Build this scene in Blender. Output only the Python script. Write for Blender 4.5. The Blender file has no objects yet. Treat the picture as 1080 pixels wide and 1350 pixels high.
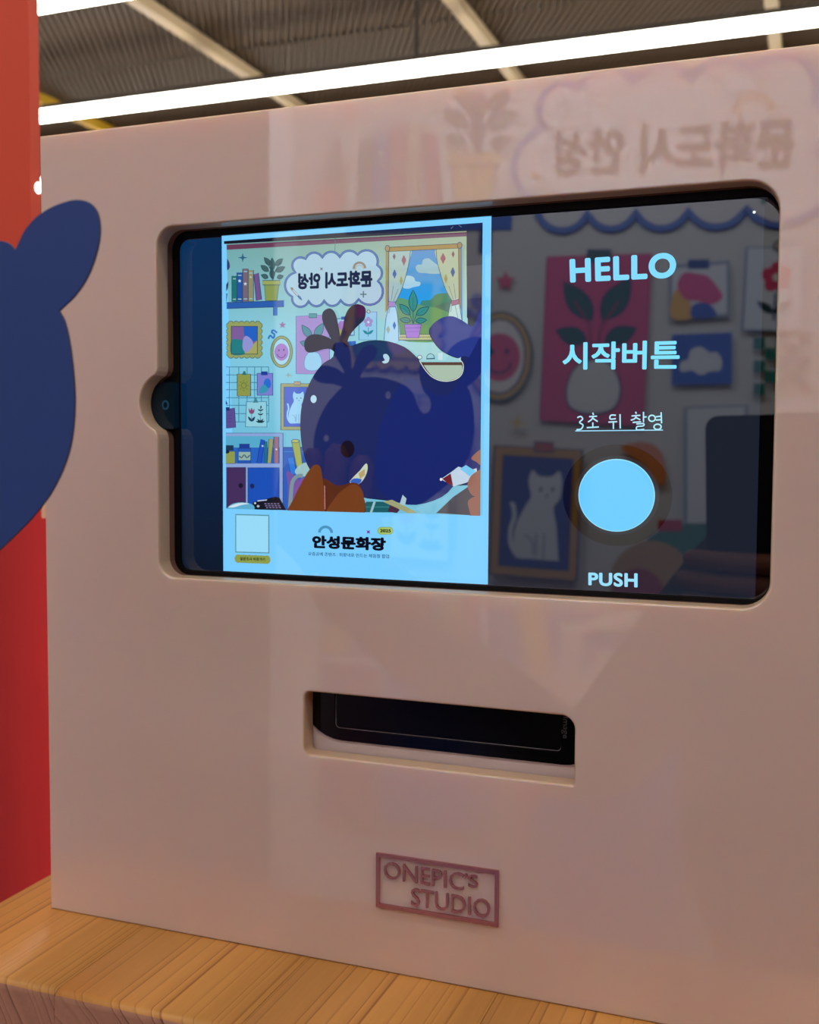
import bpy, bmesh, math, random
import numpy as np
from mathutils import Vector, Matrix
from mathutils.geometry import tessellate_polygon
random.seed(4)
S = bpy.context.scene
C = S.collection

# ------------------------------------------------------------------ camera
CZ = 1.36                                   # height of the lens above the floor
FPX = 1412.17                               # focal length in pixels of a 1080 x 1350 frame
RIGHT = Vector((0.93617563, 0.35149043, 0.0054472))
DOWN = Vector((0.02583586, -0.05334223, -0.99824201))
FWD = Vector((-0.35058195, 0.93467057, -0.05901875))
cam = bpy.data.cameras.new('camera')
camo = bpy.data.objects.new('camera', cam)
C.objects.link(camo)
camo.matrix_world = Matrix(((RIGHT.x, -DOWN.x, -FWD.x, 0), (RIGHT.y, -DOWN.y, -FWD.y, 0),
                            (RIGHT.z, -DOWN.z, -FWD.z, CZ), (0, 0, 0, 1)))
cam.sensor_fit = 'VERTICAL'
cam.sensor_height = 36.0
cam.lens = 36.0 * FPX / 1350.0
cam.clip_start = 0.01
cam.dof.use_dof = True
cam.dof.focus_distance = 0.43
cam.dof.aperture_fstop = 16.0
S.camera = camo

# ------------------------------------------------------------------ world, exposure, light levels
W = bpy.data.worlds.new('world')
S.world = W
W.use_nodes = True
W.node_tree.nodes['Background'].inputs[0].default_value = (1.0, 0.86, 0.74, 1)
W.node_tree.nodes['Background'].inputs[1].default_value = 0.10
S.view_settings.view_transform = 'Standard'
S.view_settings.look = 'None'
S.view_settings.exposure = 0.0
S.view_settings.gamma = 1.0
S.view_settings.use_curve_mapping = False
TUBE = 17.5                                 # brightness of the ceiling tubes
MURAL_SPOT = 80.0                           # added unseen spots that brighten the painted backdrop

# ------------------------------------------------------------------ helpers
def lin(c):
    return tuple((v / 255 / 12.92) if v / 255 <= 0.04045 else ((v / 255 + 0.055) / 1.055) ** 2.4 for v in c)

def tag(o, label=None, cat=None, group=None, kind=None):
    for k, v in (('label', label), ('category', cat), ('group', group), ('kind', kind)):
        if v:
            o[k] = v
    return o

def thing(name, label, cat, loc=(0, 0, 0), group=None):
    o = bpy.data.objects.new(name, None)
    o.empty_display_size = 0.05
    o.location = loc
    C.objects.link(o)
    return tag(o, label, cat, group)

def link_mesh(name, me, mat, parent=None):
    if mat is not None:
        for m in (mat if isinstance(mat, (list, tuple)) else [mat]):
            me.materials.append(m)
    o = bpy.data.objects.new(name, me)
    C.objects.link(o)
    if parent is not None:
        o.parent = parent
        p = parent
        off = Vector((0, 0, 0))
        while p is not None:
            off += p.location
            p = p.parent
        me.transform(Matrix.Translation(-off))
    return o

def obj(name, bm, mat, parent=None, smooth=False):
    me = bpy.data.meshes.new(name)
    bmesh.ops.recalc_face_normals(bm, faces=bm.faces)
    if smooth:
        for f in bm.faces:
            f.smooth = True
    bm.to_mesh(me)
    bm.free()
    return link_mesh(name, me, mat, parent)

def box(bm, x0, x1, y0, y1, z0, z1, bevel=0.0, mi=0):
    n0 = len(bm.faces)
    r = bmesh.ops.create_cube(bm, size=1.0)
    vs = r['verts']
    for v in vs:
        v.co = Vector(((x0 + x1) / 2 + v.co.x * (x1 - x0), (y0 + y1) / 2 + v.co.y * (y1 - y0), (z0 + z1) / 2 + v.co.z * (z1 - z0)))
    if bevel:
        es = list({e for v in vs for e in v.link_edges})
        bmesh.ops.bevel(bm, geom=es, offset=bevel, segments=2, affect='EDGES', profile=0.5)
    bm.faces.ensure_lookup_table()
    for f in bm.faces[n0:]:
        f.material_index = mi

def boxobj(name, dims, mat, parent=None, bevel=0.0):
    bm = bmesh.new()
    box(bm, *dims, bevel=bevel)
    return obj(name, bm, mat, parent)

def rrect(x0, x1, z0, z1, r, seg=8):
    rs = r if isinstance(r, (list, tuple)) else [r] * 4      # top right, top left, bottom left, bottom right
    pts = []
    for (cx, cz, a0, rr) in ((x1 - rs[0], z1 - rs[0], 0, rs[0]), (x0 + rs[1], z1 - rs[1], 90, rs[1]),
                             (x0 + rs[2], z0 + rs[2], 180, rs[2]), (x1 - rs[3], z0 + rs[3], 270, rs[3])):
        for i in range(seg + 1):
            a = math.radians(a0 + 90 * i / seg)
            pts.append((cx + rr * math.cos(a), cz + rr * math.sin(a)))
    return pts

def plate(name, outlines, y_front, y_back, mat, parent=None, bevel=0.0, edge_mat=None):
    """A slab parallel to the kiosk front, cut to the outlines (holes allowed), with real thickness."""
    cu = bpy.data.curves.new(name, 'CURVE')
    cu.dimensions = '2D'
    cu.fill_mode = 'BOTH'
    for pts in outlines:
        sp = cu.splines.new('POLY')
        sp.points.add(len(pts) - 1)
        for p, (x, z) in zip(sp.points, pts):
            p.co = (x, z, 0, 1)
        sp.use_cyclic_u = True
    cu.extrude = abs(y_back - y_front) / 2 - bevel
    cu.bevel_depth = bevel
    cu.bevel_resolution = 2
    cu.offset = -bevel
    t = bpy.data.objects.new('t', cu)
    C.objects.link(t)
    dg = bpy.context.evaluated_depsgraph_get()
    me = bpy.data.meshes.new_from_object(t.evaluated_get(dg))
    bpy.data.objects.remove(t)
    bpy.data.curves.remove(cu)
    me.name = name
    me.transform(Matrix.Translation((0, (y_front + y_back) / 2, 0)) @ Matrix.Rotation(math.radians(90), 4, 'X'))
    me.materials.clear()
    bm = bmesh.new()
    bm.from_mesh(me)
    bmesh.ops.remove_doubles(bm, verts=bm.verts, dist=1e-6)
    bmesh.ops.recalc_face_normals(bm, faces=bm.faces)
    for f in bm.faces:
        f.normal_update()
        f.smooth = False
        f.material_index = 1 if (edge_mat and abs(f.normal.y) < 0.9) else 0
    bm.to_mesh(me)
    bm.free()
    return link_mesh(name, me, [mat, edge_mat] if edge_mat else mat, parent)

def tube_bm(bm, pts, rad, seg=10, caps=True):
    n = len(pts)
    rings = []
    for i, p in enumerate(pts):
        p = Vector(p)
        d = (Vector(pts[min(i + 1, n - 1)]) - Vector(pts[max(i - 1, 0)])).normalized()
        a = Vector((0, 0, 1)) if abs(d.z) < 0.9 else Vector((1, 0, 0))
        u = d.cross(a).normalized()
        v = d.cross(u)
        r = rad[i] if isinstance(rad, (list, tuple)) else rad
        rings.append([bm.verts.new(p + (u * math.cos(t) + v * math.sin(t)) * r) for t in [2 * math.pi * k / seg for k in range(seg)]])
    for a, b in zip(rings, rings[1:]):
        for k in range(seg):
            bm.faces.new((a[k], a[(k + 1) % seg], b[(k + 1) % seg], b[k]))
    if caps:
        bm.faces.new(rings[0][::-1])
        bm.faces.new(rings[-1])

# ------------------------------------------------------------------ materials
def mat(name, col, rough=0.5, metal=0.0, spec=0.5, sss=0.0, sssr=(1, 0.5, 0.3), sscale=0.005, coat=0.0, noise=0.0, nscale=60.0, bump=0.0, ior=1.5):
    m = bpy.data.materials.new(name)
    m.use_nodes = True
    nt = m.node_tree
    b = nt.nodes['Principled BSDF']
    b.inputs['Base Color'].default_value = (*col, 1)
    b.inputs['Roughness'].default_value = rough
    b.inputs['Metallic'].default_value = metal
    b.inputs['Specular IOR Level'].default_value = spec
    b.inputs['IOR'].default_value = ior
    if coat:
        b.inputs['Coat Weight'].default_value = coat
        b.inputs['Coat Roughness'].default_value = 0.03
    if sss:
        b.inputs['Subsurface Weight'].default_value = sss
        b.inputs['Subsurface Radius'].default_value = sssr
        b.inputs['Subsurface Scale'].default_value = sscale
    if noise or bump:
        tc = nt.nodes.new('ShaderNodeTexCoord')
        nz = nt.nodes.new('ShaderNodeTexNoise')
        nz.inputs['Scale'].default_value = nscale
        nz.inputs['Detail'].default_value = 4
        nt.links.new(tc.outputs['Object'], nz.inputs['Vector'])
        if noise:
            mx = nt.nodes.new('ShaderNodeMix')
            mx.data_type = 'RGBA'
            mx.inputs['A'].default_value = (*[c * (1 - noise) for c in col], 1)
            mx.inputs['B'].default_value = (*[min(1, c * (1 + noise)) for c in col], 1)
            nt.links.new(nz.outputs['Fac'], mx.inputs['Factor'])
            nt.links.new(mx.outputs['Result'], b.inputs['Base Color'])
        if bump:
            bp = nt.nodes.new('ShaderNodeBump')
            bp.inputs['Strength'].default_value = bump
            bp.inputs['Distance'].default_value = 0.002
            nt.links.new(nz.outputs['Fac'], bp.inputs['Height'])
            nt.links.new(bp.outputs['Normal'], b.inputs['Normal'])
    return m

def emit(name, col, strength=1.0):
    m = bpy.data.materials.new(name)
    m.use_nodes = True
    nt = m.node_tree
    nt.nodes.remove(nt.nodes['Principled BSDF'])
    e = nt.nodes.new('ShaderNodeEmission')
    e.inputs[0].default_value = (*col, 1)
    e.inputs[1].default_value = strength
    nt.links.new(e.outputs[0], nt.nodes['Material Output'].inputs[0])
    return m

def print_mat(name, lit):
    """Flat print read from the colour attribute; a lit screen picture gives off that colour behind its glass."""
    m = bpy.data.materials.new(name)
    m.use_nodes = True
    nt = m.node_tree
    b = nt.nodes['Principled BSDF']
    a = nt.nodes.new('ShaderNodeVertexColor')
    a.layer_name = 'ink'
    if lit:
        b.inputs['Base Color'].default_value = (0.004, 0.004, 0.005, 1)
        b.inputs['Roughness'].default_value = 0.02
        b.inputs['IOR'].default_value = GLASS_IOR
        nt.links.new(a.outputs['Color'], b.inputs['Emission Color'])
        b.inputs['Emission Strength'].default_value = 1.0
    else:
        b.inputs['Roughness'].default_value = 0.6
        b.inputs['Specular IOR Level'].default_value = 0.2
        nt.links.new(a.outputs['Color'], b.inputs['Base Color'])
    return m

def wood(name, light, dark, ring=185.0, rough=0.42):
    m = bpy.data.materials.new(name)
    m.use_nodes = True
    nt = m.node_tree
    N = nt.nodes.new
    L = nt.links.new
    b = nt.nodes['Principled BSDF']
    b.inputs['Roughness'].default_value = rough
    tc = N('ShaderNodeTexCoord')
    oi = N('ShaderNodeObjectInfo')
    # growth rings run round an axis that lies along the board, below it, a different one for each board
    comb = N('ShaderNodeCombineXYZ')
    mr = N('ShaderNodeMapRange')
    mr.inputs['To Min'].default_value = 0.055
    mr.inputs['To Max'].default_value = 0.13
    L(oi.outputs['Random'], mr.inputs['Value'])
    L(mr.outputs['Result'], comb.inputs['X'])
    comb.inputs['Z'].default_value = 0.075
    add = N('ShaderNodeVectorMath')
    L(tc.outputs['Object'], add.inputs[0])
    L(comb.outputs[0], add.inputs[1])
    sc = N('ShaderNodeMapping')
    sc.inputs['Scale'].default_value = (1, 0.06, 1)
    L(add.outputs[0], sc.inputs['Vector'])
    nz = N('ShaderNodeTexNoise')
    nz.inputs['Scale'].default_value = 22
    nz.inputs['Detail'].default_value = 3
    L(sc.outputs[0], nz.inputs['Vector'])
    sep = N('ShaderNodeSeparateXYZ')
    L(sc.outputs[0], sep.inputs[0])
    def M(op, a, b_=None):
        n = N('ShaderNodeMath')
        n.operation = op
        for i, v in enumerate((a, b_)):
            if v is None:
                continue
            if isinstance(v, (int, float)):
                n.inputs[i].default_value = v
            else:
                L(v, n.inputs[i])
        return n.outputs[0]
    r = M('SQRT', M('ADD', M('MULTIPLY', sep.outputs['X'], sep.outputs['X']), M('MULTIPLY', sep.outputs['Z'], sep.outputs['Z'])))
    r2 = M('ADD', r, M('MULTIPLY', nz.outputs['Fac'], 0.010))
    wn = N('ShaderNodeTexNoise')
    wn.noise_dimensions = '1D'
    wn.inputs['Scale'].default_value = 75
    wn.inputs['Detail'].default_value = 1
    L(r2, wn.inputs['W'])
    fr = M('FRACT', M('ADD', M('MULTIPLY', r2, ring), M('MULTIPLY', wn.outputs['Fac'], 3.2)))
    # uneven ring strength
    wv = N('ShaderNodeTexNoise')
    wv.noise_dimensions = '1D'
    wv.inputs['Scale'].default_value = 60
    L(r2, wv.inputs['W'])
    ramp = N('ShaderNodeValToRGB')
    ramp.color_ramp.elements[0].position = 0.0
    ramp.color_ramp.elements[0].color = (0, 0, 0, 1)
    ramp.color_ramp.elements[1].position = 0.80
    ramp.color_ramp.elements[1].color = (0.25, 0.25, 0.25, 1)
    e = ramp.color_ramp.elements.new(0.93)
    e.color = (1, 1, 1, 1)
    e = ramp.color_ramp.elements.new(1.0)
    e.color = (0.0, 0.0, 0.0, 1)
    L(fr, ramp.inputs[0])
    fac = M('MULTIPLY', ramp.outputs[0], M('MULTIPLY', M('MULTIPLY', wv.outputs['Fac'], wv.outputs['Fac']), 2.6))
    fine = N('ShaderNodeTexNoise')
    fine.inputs['Scale'].default_value = 600
    fine.inputs['Detail'].default_value = 2
    L(sc.outputs[0], fine.inputs['Vector'])
    fac2 = M('ADD', fac, M('MULTIPLY', M('SUBTRACT', fine.outputs['Fac'], 0.5), 0.25))
    mx = N('ShaderNodeMix')
    mx.data_type = 'RGBA'
    mx.inputs['A'].default_value = (*light, 1)
    mx.inputs['B'].default_value = (*dark, 1)
    L(fac2, mx.inputs['Factor'])
    L(mx.outputs['Result'], b.inputs['Base Color'])
    bp = N('ShaderNodeBump')
    bp.inputs['Strength'].default_value = 0.12
    bp.inputs['Distance'].default_value = 0.001
    L(fac2, bp.inputs['Height'])
    L(bp.outputs[0], b.inputs['Normal'])
    return m

GLASS_IOR = 1.72
M_ACR = mat('opal_acrylic', (0.84, 0.65, 0.62), rough=0.018, ior=1.75, sss=0.5, sssr=(1.0, 0.6, 0.28), sscale=0.009, noise=0.02, nscale=9)
M_ACR_EDGE = mat('cut_acrylic_edge', (0.64, 0.44, 0.31), rough=0.3, sss=0.35, sssr=(1.0, 0.5, 0.2), sscale=0.006)
M_BLACK = mat('matte_black_plastic', (0.004, 0.004, 0.005), rough=0.55, spec=0.2)
M_GLASS = mat('screen_glass', (0.003, 0.003, 0.004), rough=0.015, ior=GLASS_IOR)
M_GLOSSBLACK = mat('gloss_black_plastic', (0.003, 0.003, 0.003), rough=0.12, spec=0.25)
M_PRWHITE = mat('white_printer_plastic', (0.78, 0.66, 0.66), rough=0.35)
M_ROSE = mat('rose_gold_mirror', (0.55, 0.24, 0.25), rough=0.22, metal=0.85)
M_WHALE = mat('blue_printed_board', lin((50, 78, 150)), rough=0.55, spec=0.3, noise=0.03, nscale=300)
M_WHALE_E = mat('dark_board_edge', lin((50, 40, 80)), rough=0.7)
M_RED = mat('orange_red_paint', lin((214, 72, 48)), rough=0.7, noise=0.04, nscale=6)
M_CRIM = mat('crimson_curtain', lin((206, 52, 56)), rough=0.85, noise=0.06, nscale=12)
M_WOOD = wood('pine_top', lin((224, 162, 88)), lin((168, 104, 46)))
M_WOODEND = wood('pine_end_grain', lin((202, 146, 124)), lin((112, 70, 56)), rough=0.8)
M_CEIL = mat('dark_metal_deck', lin((98, 82, 66)), rough=0.6, spec=0.3, bump=0.3, nscale=160)
M_RAIL = mat('beige_rail', lin((205, 185, 150)), rough=0.5)
M_RAILY = mat('yellow_rail', lin((200, 160, 40)), rough=0.5)
M_HOUSE = mat('dark_lamp_housing', (0.03, 0.026, 0.022), rough=0.5)
M_TUBE = emit('lamp_diffuser', (1.0, 0.94, 0.82), TUBE)
M_WALL = mat('warm_wall', lin((132, 100, 82)), rough=0.8)
M_SPACER = mat('shade_brown_spacer', lin((120, 82, 68)), rough=0.9)  # spacer filling the gap, its brown stands for the shadow in there
M_FLOOR = mat('brown_floor', lin((120, 84, 62)), rough=0.5, noise=0.1, nscale=5)
M_SKIN = mat('skin', lin((168, 112, 88)), rough=0.5, sss=0.1)
M_CLOTH = mat('dark_cloth', (0.012, 0.012, 0.016), rough=0.9, bump=0.3, nscale=200)
M_HAIR = mat('black_hair', (0.006, 0.005, 0.005), rough=0.5)

# ------------------------------------------------------------------ geometry of the place
D = 0.42          # distance of the kiosk front from the lens along the room's depth axis
PT = 0.0095       # thickness of the kiosk front
G = 0.4355        # depth of the screen glass
YM = -1.6         # painted backdrop behind the photographer
COUNTER = CZ - 0.2268

def plane_pt(px, py, d):
    r = RIGHT * ((px - 540) / FPX) + DOWN * ((py - 675) / FPX) + FWD
    return (r.x * d / r.y, r.z * d / r.y)

# room
tag(boxobj('floor', (-4.6, 4.2, -4.2, 7.6, -0.05, 0.0), M_FLOOR), kind='structure')
CEIL = CZ + 1.52
ceiling = tag(boxobj('ceiling', (-4.6, 4.2, -4.2, 7.6, CEIL + 0.06, CEIL + 0.12), M_HOUSE), kind='structure')
tag(boxobj('wall_back', (-4.6, 4.2, 7.5, 7.6, 0.0, CEIL + 0.06), M_WALL), kind='structure')
tag(boxobj('wall_far_left', (-4.6, -4.5, -4.1, 7.5, 0.0, CEIL + 0.06), M_WALL), kind='structure')
tag(boxobj('wall_right', (4.1, 4.2, -4.1, 7.5, 0.0, CEIL + 0.06), M_WALL), kind='structure')
tag(boxobj('wall_front', (-4.6, 4.2, -4.2, -4.1, 0.0, CEIL + 0.06), M_WALL), kind='structure')

# corrugated metal deck panels between the rails
rail_x = [-4.15, -3.16, -2.155, -1.16, -0.166, 0.83, 1.82, 2.82, 3.8]
def deck_mesh(w, l, pitch=0.025, depth=0.013, slant=math.radians(28)):
    L = w + l
    n = int(L / pitch)
    prof = []
    for i in range(n):
        x = -L / 2 + i * pitch
        prof += [(x, 0), (x + 0.32 * pitch, 0), (x + 0.45 * pitch, depth), (x + 0.87 * pitch, depth)]
    bm = bmesh.new()
    c, sn = math.cos(slant), math.sin(slant)
    a = [bm.verts.new((x * c + L / 2 * sn, x * sn - L / 2 * c, z)) for x, z in prof]
    b = [bm.verts.new((x * c - L / 2 * sn, x * sn + L / 2 * c, z)) for x, z in prof]
    for i in range(len(prof) - 1):
        bm.faces.new((a[i], a[i + 1], b[i + 1], b[i]))
    for co, no in (((w / 2, 0, 0), (1, 0, 0)), ((-w / 2, 0, 0), (-1, 0, 0)), ((0, l / 2, 0), (0, 1, 0)), ((0, -l / 2, 0), (0, -1, 0))):
        bmesh.ops.bisect_plane(bm, geom=bm.verts[:] + bm.edges[:] + bm.faces[:], plane_co=co, plane_no=no, clear_outer=True)
    me = bpy.data.meshes.new('ceiling_panel')
    bm.to_mesh(me)
    bm.free()
    me.materials.append(M_CEIL)
    return me
deck = deck_mesh(0.985, 1.94)
for i in range(len(rail_x) - 1):
    for j in range(6):
        o = bpy.data.objects.new('ceiling_panel', deck)
        C.objects.link(o)
        o.parent = ceiling
        o.location = ((rail_x[i] + rail_x[i + 1]) / 2, -3.1 + 1.945 * j, CEIL + random.uniform(0.0, 0.004))
for i, x in enumerate(rail_x):
    boxobj('ceiling_rail', (x - 0.022, x + 0.022, 3.8 if i == 1 else -4.0, 7.4, CEIL - 0.045, CEIL - 0.002), M_RAILY if i == 1 else M_RAIL, ceiling, 0.004)

# linear lamps across the ceiling
TZ = CZ + 1.30
lamp_y = [(4.38, 'linear ceiling lamp farthest from the kiosk, hidden behind its top edge'),
          (3.51, 'long white linear ceiling lamp right above the top edge of the pink kiosk'),
          (2.64, 'white linear ceiling lamp cut off by the top left corner of the picture'),
          (1.77, 'linear ceiling lamp above and behind the kiosk, out of view'),
          (0.90, 'linear ceiling lamp just behind the kiosk, out of view'),
          (0.03, 'linear ceiling lamp straight above the photographer'),
          (-0.84, 'linear ceiling lamp between photographer and painted backdrop')]
for i, (y, lb) in enumerate(lamp_y):
    t = thing('linear_lamp', lb, 'lamp', (-0.6, y, TZ), 'linear ceiling lamps')
    boxobj('housing', (-3.9, 3.0, y - 0.018, y + 0.018, TZ + 0.0145, TZ + 0.036), M_HOUSE, t, 0.004)
    bm = bmesh.new()
    pr = [(-0.023, 0.014)] + [(-0.023 * math.cos(a), -0.012 - 0.014 * math.sin(a)) for a in [math.pi * k / 8 for k in range(9)]] + [(0.023, 0.014)]
    A = [bm.verts.new((-3.88, y + p, TZ + q)) for p, q in pr]
    B = [bm.verts.new((2.98, y + p, TZ + q)) for p, q in pr]
    for k in range(len(pr)):
        bm.faces.new((A[k], A[(k + 1) % len(pr)], B[(k + 1) % len(pr)], B[k]))
    bm.faces.new(A)
    bm.faces.new(B[::-1])
    obj('diffuser', bm, M_TUBE, t)
    for x in (-3.3, -1.3, 0.7, 2.6):
        boxobj('hanger', (x - 0.006, x + 0.006, y - 0.006, y + 0.006, TZ + 0.035, CEIL + 0.002), M_HOUSE, t)

# unseen spots added to brighten the painted backdrop
for x, lb in ((-1.1, 'left unseen spot added to brighten the painted backdrop'), (-0.1, 'right unseen spot added to brighten the painted backdrop')):
    t = thing('added_spot', lb, 'lamp', (x, -0.30, CEIL - 0.05), 'added spots')
    bm = bmesh.new()
    tube_bm(bm, [(x, -0.30, CEIL - 0.08), (x, -0.39, CEIL - 0.15)], [0.035, 0.045], 16)
    obj('head', bm, M_HOUSE, t)
    bm = bmesh.new()
    tube_bm(bm, [(x, -0.30, CEIL + 0.004), (x, -0.30, CEIL - 0.08)], 0.008, 8)
    obj('stem', bm, M_HOUSE, t)
    l = bpy.data.lights.new('spot', 'SPOT')
    l.energy = MURAL_SPOT
    l.color = (0.66, 0.82, 1.0)
    l.spot_size = math.radians(82)
    l.spot_blend = 0.6
    l.shadow_soft_size = 0.04
    lo = bpy.data.objects.new('spot', l)
    C.objects.link(lo)
    lo.parent = t
    lo.location = (0, -0.10, -0.12)
    lo.rotation_euler = (Vector((x * 0.9, YM, CZ + 0.1)) - Vector((x, -0.40, CEIL - 0.17))).to_track_quat('-Z', 'Y').to_euler()

# red partition just behind the kiosk's left edge: painted board above, crimson curtain below
RE = -0.8203 * 0.725
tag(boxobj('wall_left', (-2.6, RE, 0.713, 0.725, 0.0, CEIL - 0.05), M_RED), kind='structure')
cur = thing('curtain', 'crimson curtain hanging behind the left edge of the kiosk', 'curtain', (-1.0, 0.70, 0.0))
bm = bmesh.new()
cols = []
for i in range(121):
    x = -2.55 + i * (RE + 0.026 + 2.55) / 120
    y = 0.695 + 0.0018 * math.sin(x * 85) + 0.0022 * math.sin(x * 33 + 1)
    cols.append((bm.verts.new((x, y, 0.02)), bm.verts.new((x, y, CZ + 0.02))))
for a, b in zip(cols, cols[1:]):
    bm.faces.new((a[0], b[0], b[1], a[1]))
bmesh.ops.solidify(bm, geom=bm.faces[:], thickness=0.0015)
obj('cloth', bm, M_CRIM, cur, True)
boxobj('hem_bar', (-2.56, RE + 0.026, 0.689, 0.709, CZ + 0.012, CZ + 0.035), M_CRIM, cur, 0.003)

bx, bz = plane_pt(48.5, 247, 0.70)
bulb = thing('globe_lamp', 'tiny glowing white lamp on the red partition beside the kiosk edge', 'lamp', (bx, 0.709, CZ + bz))
bm = bmesh.new()
bmesh.ops.create_uvsphere(bm, u_segments=14, v_segments=10, radius=1.0)
for v in bm.verts:
    v.co = Vector((bx + v.co.x * 0.0024, 0.702 + v.co.y * 0.0035, CZ + bz + v.co.z * 0.0046))
obj('bulb', bm, emit('small_lamp_glow', (1, 0.97, 0.88), 3.0), bulb, True)
boxobj('socket', (bx - 0.002, bx + 0.002, 0.704, 0.7105, CZ + bz - 0.003, CZ + bz + 0.003), M_PRWHITE, bulb)
sx, sz = plane_pt(57.5, 668, 0.684)
st = thing('wall_clip', 'small pale strip fixed to the red curtain beside the kiosk edge', 'clip', (sx, 0.69, CZ + sz))
boxobj('strip', (sx - 0.0013, sx + 0.0025, 0.6825, 0.685, CZ + sz - 0.009, CZ + sz + 0.007), mat('pale_strip', lin((255, 215, 185)), 0.5), st, 0.0008)
boxobj('pin', (sx - 0.0007, sx + 0.0007, 0.684, 0.694, CZ + sz - 0.001, CZ + sz + 0.001), M_RAIL, st)

# ------------------------------------------------------------------ wooden counter
ct = thing('wooden_counter', 'light pine counter of glued boards that carries the kiosk', 'counter', (0.05, 0.5, 0.0))
seams = [-0.373, -0.2905, -0.205, -0.117, -0.03, 0.058, 0.145, 0.232, 0.32, 0.41]
for a, b in zip(seams, seams[1:]):
    bm = bmesh.new()
    box(bm, -(b - a) / 2 + 0.00015, (b - a) / 2 - 0.00015, -0.152, 0.152, -0.045, 0.0)
    es = [e for e in bm.edges if all(v.co.y < -0.1 and v.co.z > -0.01 for v in e.verts)]
    bmesh.ops.bevel(bm, geom=es, offset=0.004, segments=6, affect='EDGES', profile=0.5)
    for f in bm.faces:
        f.normal_update()
        f.smooth = abs(f.normal.x) < 0.5 and f.normal.z > 0.02
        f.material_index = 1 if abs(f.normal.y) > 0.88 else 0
    me = bpy.data.meshes.new('board')
    bm.to_mesh(me)
    bm.free()
    me.materials.append(M_WOOD)
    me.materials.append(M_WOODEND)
    o = bpy.data.objects.new('board', me)
    C.objects.link(o)
    o.parent = ct
    o.location = ((a + b) / 2 - 0.05, 0.507 - 0.5, COUNTER)
for x0, x1, y0, y1 in ((-0.34, 0.38, 0.39, 0.41), (-0.34, 0.38, 0.61, 0.63), (-0.34, -0.32, 0.41, 0.61), (0.36, 0.38, 0.41, 0.61)):
    boxobj('apron', (x0, x1, y0, y1, COUNTER - 0.115, COUNTER - 0.045), M_WOOD, ct)
for x in (-0.345, 0.335):
    for y in (0.385, 0.585):
        boxobj('leg', (x, x + 0.05, y, y + 0.05, 0.0, COUNTER - 0.046), M_WOOD, ct, 0.002)

# ------------------------------------------------------------------ kiosk
KX0, KX1 = -0.8212 * D, 0.0585
KT = CZ + 0.3480 * D
kiosk = thing('photo_kiosk', 'milky pink acrylic photo kiosk standing on the pine counter', 'kiosk', (-0.145, 0.52, COUNTER))
OX0, OX1, OZ0, OZ1 = -0.2808, -0.0135, CZ - 0.0595, CZ + 0.0994
NX, NZ, NR = -0.277, CZ + 0.0204, 0.0136
def screen_hole():
    pts = rrect(OX0, OX1, OZ0, OZ1, [0.0115, 0.008, 0.008, 0.0105])
    # walk round: the left side runs from top left to bottom left; let the round notch into it
    k = 18
    out = pts[:k]
    dz = math.sqrt(NR ** 2 - (OX0 - NX) ** 2)
    a0 = math.atan2(dz, OX0 - NX)
    f = 0.0035
    out += [(OX0, NZ + dz + f), (OX0 - 0.0004, NZ + dz + f * 0.4)]
    for i in range(19):
        a = a0 + 0.12 + (2 * math.pi - 2 * a0 - 0.24) * i / 18
        out.append((NX + NR * math.cos(a), NZ + NR * math.sin(a)))
    out += [(OX0 - 0.0004, NZ - dz - f * 0.4), (OX0, NZ - dz - f)]
    return out + pts[k:]
SX0, SX1, SZ0, SZ1 = -0.2066, -0.0863, CZ - 0.1348, CZ - 0.1068
front = plate('front_panel', [[(KX0, COUNTER), (KX1, COUNTER), (KX1, KT), (KX0, KT)], screen_hole(), rrect(SX0, SX1, SZ0, SZ1, [0.0055, 0.003, 0.003, 0.001])],
              D, D + PT, M_ACR, kiosk, 0.0009, M_ACR_EDGE)
for x0, x1 in ((KX0 + 0.001, KX0 + 0.007), (KX1 - 0.007, KX1 - 0.001)):
    boxobj('side_panel', (x0, x1, D + PT + 0.0004, 0.64, COUNTER, KT - 0.012), M_ACR, kiosk)
boxobj('back_panel', (KX0 + 0.008, KX1 - 0.008, 0.633, 0.64, COUNTER, KT - 0.012), M_ACR, kiosk)
boxobj('top_panel', (KX0 + 0.001, KX1 - 0.001, D + PT + 0.0004, 0.64, KT - 0.0115, KT - 0.006), M_ACR, kiosk)
boxobj('shelf', (KX0 + 0.008, KX1 - 0.008, D + 0.03, 0.62, CZ - 0.0745, CZ - 0.0685), M_ACR, kiosk)

SP = [(x + (0.0004 if x > -0.15 else -0.0004), z + (0.0004 if z > CZ + 0.02 else -0.0004)) for x, z in screen_hole()]
spo = plate('shadow_gap_frame', [rrect(OX0 - 0.03, OX1 + 0.03, OZ0 - 0.008, OZ1 + 0.014, 0.003), SP], D + PT + 0.0002, D + 0.0136, M_SPACER, kiosk)
spo['label'] = 'added spacer frame between the acrylic front and the tablet, shade in its brown'

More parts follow.
